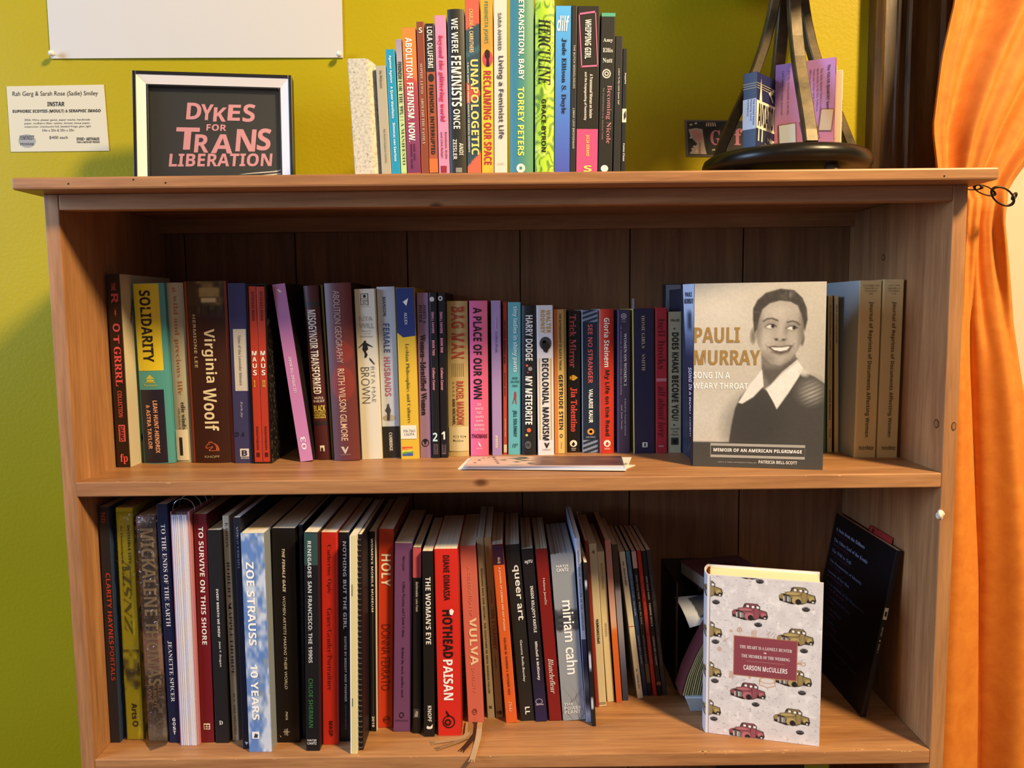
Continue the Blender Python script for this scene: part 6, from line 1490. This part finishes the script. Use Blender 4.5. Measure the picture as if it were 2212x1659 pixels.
legr = [(0, .094), (.012, .0905), (.05, .074), (.08, .0600), (.115, .0445), (.15, .0325), (.185, .0235), (.22, .0175), (.25, .0155), (.28, .0165), (.30, .020)]
for a in (-90, 0, 90, 180):
    ca, sa = math.cos(math.radians(a)), math.sin(math.radians(a))
    path = []
    for i in range(21):
        z = 0.30*i/20; rr = np.interp(z, [q_[0] for q_ in legr], [q_[1] for q_ in legr]); path.append((rr*ca, rr*sa, 0.0455+z))
    link('leg', sweep_me('leg', path, 0.0165, 0.0125, (-sa, ca, 0)), lamp, BZ)
link('neck', lathe_me('neck', [(0, 0.338), (0.026, 0.338), (0.028, 0.344), (0.026, 0.350), (0.010, 0.353), (0.008, 0.395), (0, 0.396)], 24), lamp, BZ)
sh = link('shade', lathe_me('shade', [(0.165, 0.325), (0.120, 0.575)], 64), lamp, mat('d8c39a', 0.85))
sm_ = sh.modifiers.new('thickness', 'SOLIDIFY'); sm_.thickness = 0.0015
for a in (0, 120, 240):
    link('shade_spoke', sweep_me('shade_spoke', [(0, 0, .39), (0.140*math.cos(math.radians(a)), 0.140*math.sin(math.radians(a)), 0.43)], 0.003, 0.003, (0, 0, 1)), sh, BZ)

# card boxes standing on the lamp base
ZL = ZBT+0.0457
def cardbox(name, label, x, y, ang, w, d, h, col, side):
    e = thing(name, label, 'card box', (x, y, ZL), 'card decks standing on the lamp base'); e.rotation_euler = (0, 0, math.radians(ang))
    me = box_me('carton', (0, 0, 0), (w, d, h), 0.0006, 1); o = link('carton', me, e, [mat(col, 0.4), mat(side, 0.4)])
    return e
ed = at(1634, 230, 1, 0.077)
hA = at(1634, 153.6, 1, 0.077)[2]-ZL
e = cardbox('playing_card_box', 'navy playing card box with white lettered band on the lamp base', ed[0], 0.077, 48, 0.064, 0.019, hA, '18224c', '18224c')
def fq(e, pts, col, name='print'): link(name, meshd(name, pts, [tuple(range(len(pts)))]), e, mat(col, 0.4))
F_ = lambda u0, u1, v0, v1, W_, H_, k=0.0004: [(u0*W_, -k, (1-v1)*H_), (u1*W_, -k, (1-v1)*H_), (u1*W_, -k, (1-v0)*H_), (u0*W_, -k, (1-v0)*H_)]
S_ = lambda u0, u1, v0, v1, D_, H_, k=0.0004: [(-k, (1-u0)*D_, (1-v1)*H_), (-k, (1-u1)*D_, (1-v1)*H_), (-k, (1-u1)*D_, (1-v0)*H_), (-k, (1-u0)*D_, (1-v0)*H_)]
fq(e, F_(0, 1, .36, .72, .064, hA), 'ded6c0'); fq(e, S_(0, 1, .34, .73, .019, hA), 'b9c8e0')
lettering(e, 'AVIATOR', 'bold', (0.004, -0.0008, hA*.31), (0.058, 0, 0), (0, 0, hA*.30), '1b1a20', .01)
fq(e, [(0.008, -.0005, hA*.64), (0.016, -.0005, hA*.64), (0.0125, -.0005, hA*.93)], 'ded6c0')
for x0 in (0.005, 0.0155): fq(e, [(x0, -.0005, 0.012), (x0+0.004, -.0005, 0.012), (x0+0.0045, -.0005, hA*.28), (x0+0.0015, -.0005, hA*.28)], 'ded6c0')
for k in range(3): fq(e, F_(0, 1, .14+.03*k, .148+.03*k, .064, hA, .0005), 'b3a888'); fq(e, S_(0, 1, .14+.03*k, .148+.03*k, .019, hA, .0005), 'b3a888')
fq(e, [(0.036, -.0006, hA*.78), (0.050, -.0006, hA*.86), (0.054, -.0006, hA*.84), (0.045, -.0006, hA*.76), (0.052, -.0006, hA*.68), (0.048, -.0006, hA*.68), (0.042, -.0006, hA*.74)], 'e6dfce')
lettering(e, 'Poker', 'bold', (0.034, -0.0008, hA*.13), (0.022, 0, 0), (0, 0, .007), 'e6dfce'); lettering(e, 'Playing Cards', 'bold', (0.026, -0.0008, hA*.06), (0.034, 0, 0), (0, 0, .006), 'e6dfce')
for k, s in enumerate(('The United States', 'Playing Card', 'Company')):
    lettering(e, s, 'bold', (-0.0008, 0.0045+0.0042*k, hA*.65), (0, 0, -hA*(.33-.06*k)), (0, -0.0024, 0), '33436a')
ev = at(1803.7, 200, 1, 0.085)
hV = at(1803.7, 123, 1, 0.085)[2]-ZL
# its printed face runs from the near right edge back to the left
e = cardbox('game_box', 'lilac card game box with small dark print on the lamp base', ev[0]-0.0765*math.cos(math.radians(-26)), 0.085+0.0765*math.sin(math.radians(26)), -26, 0.0765, 0.0155, hV, 'a878b4', 'a878b4')
fq(e, [(0.0769, 0, 0), (0.0769, 0.0155, 0), (0.0769, 0.0155, hV), (0.0769, 0, hV)], 'd0808a')
gp = lambda U, V: np.stack([U*0.0765, np.full_like(U, -.0003), hV*(1-V)], -1)
grid_print(e, grad([(0, 'b27fc0'), (.55, 'a97ab0'), (.8, 'b8708a'), (1, 'c27a86')]), 4, 24, gp)
lettering(e, 'The VULVA QUARTET Game', 'bold', (0.066, -.0008, hV*.93), (0, 0, -hV*.5), (0.0042, 0, 0), '33243c')
for k in range(7): lettering(e, ['The Vulva Quartet Game is a card', 'game similar to Go Fish. Collect as', 'many sets of four cards from the', 'different categories as you can. The', 'person with the most sets wins. There', 'are lots of cards in the deck, find', 'all of them'][k], 'sans', (0.058-0.0048*k, -.0008, hV*.90), (0, 0, -hV*(.46 if k < 6 else .2)), (0.003, 0, 0), '4a3354')
for k in range(2): lettering(e, ['Just like dealing people to win this', "Let's celebrate vulva diversity!"][k], 'sans', (0.016-0.008*k, -.0008, hV*.92), (0, 0, -hV*.48), (0.003, 0, 0), '4a3354')
for x0, z0, ang, cw, cm in ((0.040, 0.012, .25, .020, 'c9b8a4'), (0.056, 0.026, -.1, .018, 'bfa890'), (0.006, 0.010, .05, .024, 'c4ccd6')):
    ca, sa = math.cos(ang), math.sin(ang); pts = [(0, 0), (cw, 0), (cw, .030), (0, .030)]
    fq(e, [(x0+px*ca-pz*sa, -.0007, z0+px*sa+pz*ca) for px, pz in pts], '8a5a50'); fq(e, [(x0+px*ca-pz*sa, -.0010, z0+px*sa+pz*ca) for px, pz in [(0.0015, .0015), (cw-.0015, .0015), (cw-.0015, .0285), (.0015, .0285)]], cm)
o = link('round_seal', lathe_me('round_seal', [(0, 0), (0.006, 0)], 20), e, mat('ecd8d4')); o.location = (0.0774, 0.0077, hV*.88); o.rotation_euler = (0, math.pi/2, 0)
lettering(e, 'Vulva Quartet Game', 'sans', (0.0774, 0.006, hV*.76), (0, 0, -hV*.3), (0, 0.003, 0), '8a3a44'); lettering(e, 'CE', 'bold', (0.0774, 0.006, hV*.12), (0, 0.008, 0), (0, 0, .004), '3a2024')
an = math.radians(-26)
hD = at(1822, 146, 1, 0.09)[2]-ZL
e = cardbox('deck_box', 'cream card deck box standing behind the lilac game box', ev[0]-0.066*math.cos(an)+0.0076+0.004, 0.085+0.066*math.sin(-an)+0.0152, -26, 0.070, 0.0135, hD, 'd9cfb0', 'd9cfb0')
lettering(e, 'Dyke Deck', 'bital', (0.0706, 0.004, hD*.66), (0, 0, -hD*.5), (0, 0.010, 0), '3a3020')

# ------------------------------------------------------------------ orange velvet curtain and its chain
def velvet():
    g = N('orange_velvet')
    v = g.coord((1, 1, 1)); a = g.noise(v, 45, 4, 0.6, 0.5)
    c = g.ramp(a, [(0.3, 'cc7420'), (0.7, 'd9862e')])
    g.l(c, g.b.inputs['Base Color']); g.b.inputs['Roughness'].default_value = 0.75
    g.b.inputs['Sheen Weight'].default_value = 0.08; g.b.inputs['Sheen Tint'].default_value = (1.0, 0.62, 0.2, 1); g.b.inputs['Sheen Roughness'].default_value = 0.4
    g.bump(g.noise(v, 130, 3), 0.12, 0.001)
    return g.m
VEL = velvet()
ZS = [0.02, 0.5, 0.9, 1.19, 1.31, 1.40, 1.46, 1.495, 1.53, 1.60, 1.70, 1.78, 2.0, 2.5]
XL = [1.205, 1.208, 1.212, 1.216, 1.220, 1.226, 1.236, 1.240, 1.226, 1.214, 1.222, 1.236, 1.25, 1.26]
XR = [1.50, 1.46, 1.425, 1.375, 1.348, 1.336, 1.328, 1.330, 1.350, 1.405, 1.48, 1.54, 1.62, 1.70]
AM = [.036, .036, .034, .030, .026, .020, .014, .010, .014, .022, .026, .028, .03, .03]
def curtain_pt(u, z, off=0.0):
    xl, xr, am = (np.interp(z, ZS, q_) for q_ in (XL, XR, AM))
    ph = 0.12*math.sin(z*5.0)
    up = math.cos(2*math.pi*(2.15*u+0.06+ph*.4))+0.45*math.cos(2*math.pi*(5.2*u+ph*2+0.2))+0.12*math.cos(2*math.pi*(9.5*u+ph*3+.6))
    k = 0.49+0.015*math.sin(z*3.0)                       # the deep groove between the two hanging lobes
    q = u/k if u < k else (u-k)/(1-k)
    low = 2.0*math.sin(math.pi*min(1, max(0, q)))**0.6-0.9+0.16*math.cos(2*math.pi*(4.3*u+0.15*math.sin(z*4)))
    t = min(1.0, max(0.0, (z-1.22)/0.26)); t = t*t*(3-2*t)
    f = low*(1-t)+up*t
    y = 0.205+(0.0 if z < 1.5 else 0.012)-am*f*0.62-off
    return (xl+(xr-xl)*u, min(y, 0.268), z)
cur = thing('curtain', 'orange velvet curtain gathered by a chain beside the bookcase', 'curtain', (1.30, 0.2, 0.02))
base = Vector((1.30, 0.2, 0.02))
nu, nz = 110, 150
vs, fs = [], []
for i in range(nz+1):
    z = 0.02+2.48*i/nz
    for j in range(nu+1): vs.append(Vector(curtain_pt(j/nu, z))-base)
for i in range(nz):
    for j in range(nu): a = i*(nu+1)+j; fs.append((a, a+1, a+nu+2, a+nu+1))
co = link('fabric', meshd('fabric', vs, fs, smooth=True), cur, VEL)
so2 = co.modifiers.new('thickness', 'SOLIDIFY'); so2.thickness = 0.0016
vs, fs = [], []
for i in range(nz+1):
    z = 0.02+2.48*i/nz
    for j in range(7): vs.append(Vector(curtain_pt(0.0+0.10*j/6, z, 0.0026))-base)
for i in range(nz):
    for j in range(6): a = i*7+j; fs.append((a, a+1, a+8, a+7))
hm = link('hem_band', meshd('hem_band', vs, fs, smooth=True), cur, VEL)
so3 = hm.modifiers.new('thickness', 'SOLIDIFY'); so3.thickness = 0.0012
IR = mat('3a3228', 0.35, 0.8)
ch = thing('curtain_tieback', 'dark iron chain tieback holding the orange curtain', 'tieback', tuple(at(2128, 412, 1, 0.155)))
c0 = at(2128, 412, 1, 0.155)
for (x, y, Rr, sx, sy, rz, ry) in ((2127, 411, 0.010, 1.75, 0.55, 0.15, 0.32), (2166, 424, 0.0125, 1.45, 0.80, 0.0, 0.62), (2191, 424, 0.0045, 1.3, 0.9, 0.5, -0.5), (2098, 403, 0.009, 1.6, 0.5, -.9, .2)):
    o = link('chain_link', torus_me('chain_link', Rr, 0.0016, sx, 28, 8, sy), ch, IR)
    o.location = at(x, y, 1, 0.155)-c0; o.rotation_euler = (0.3, ry, rz)
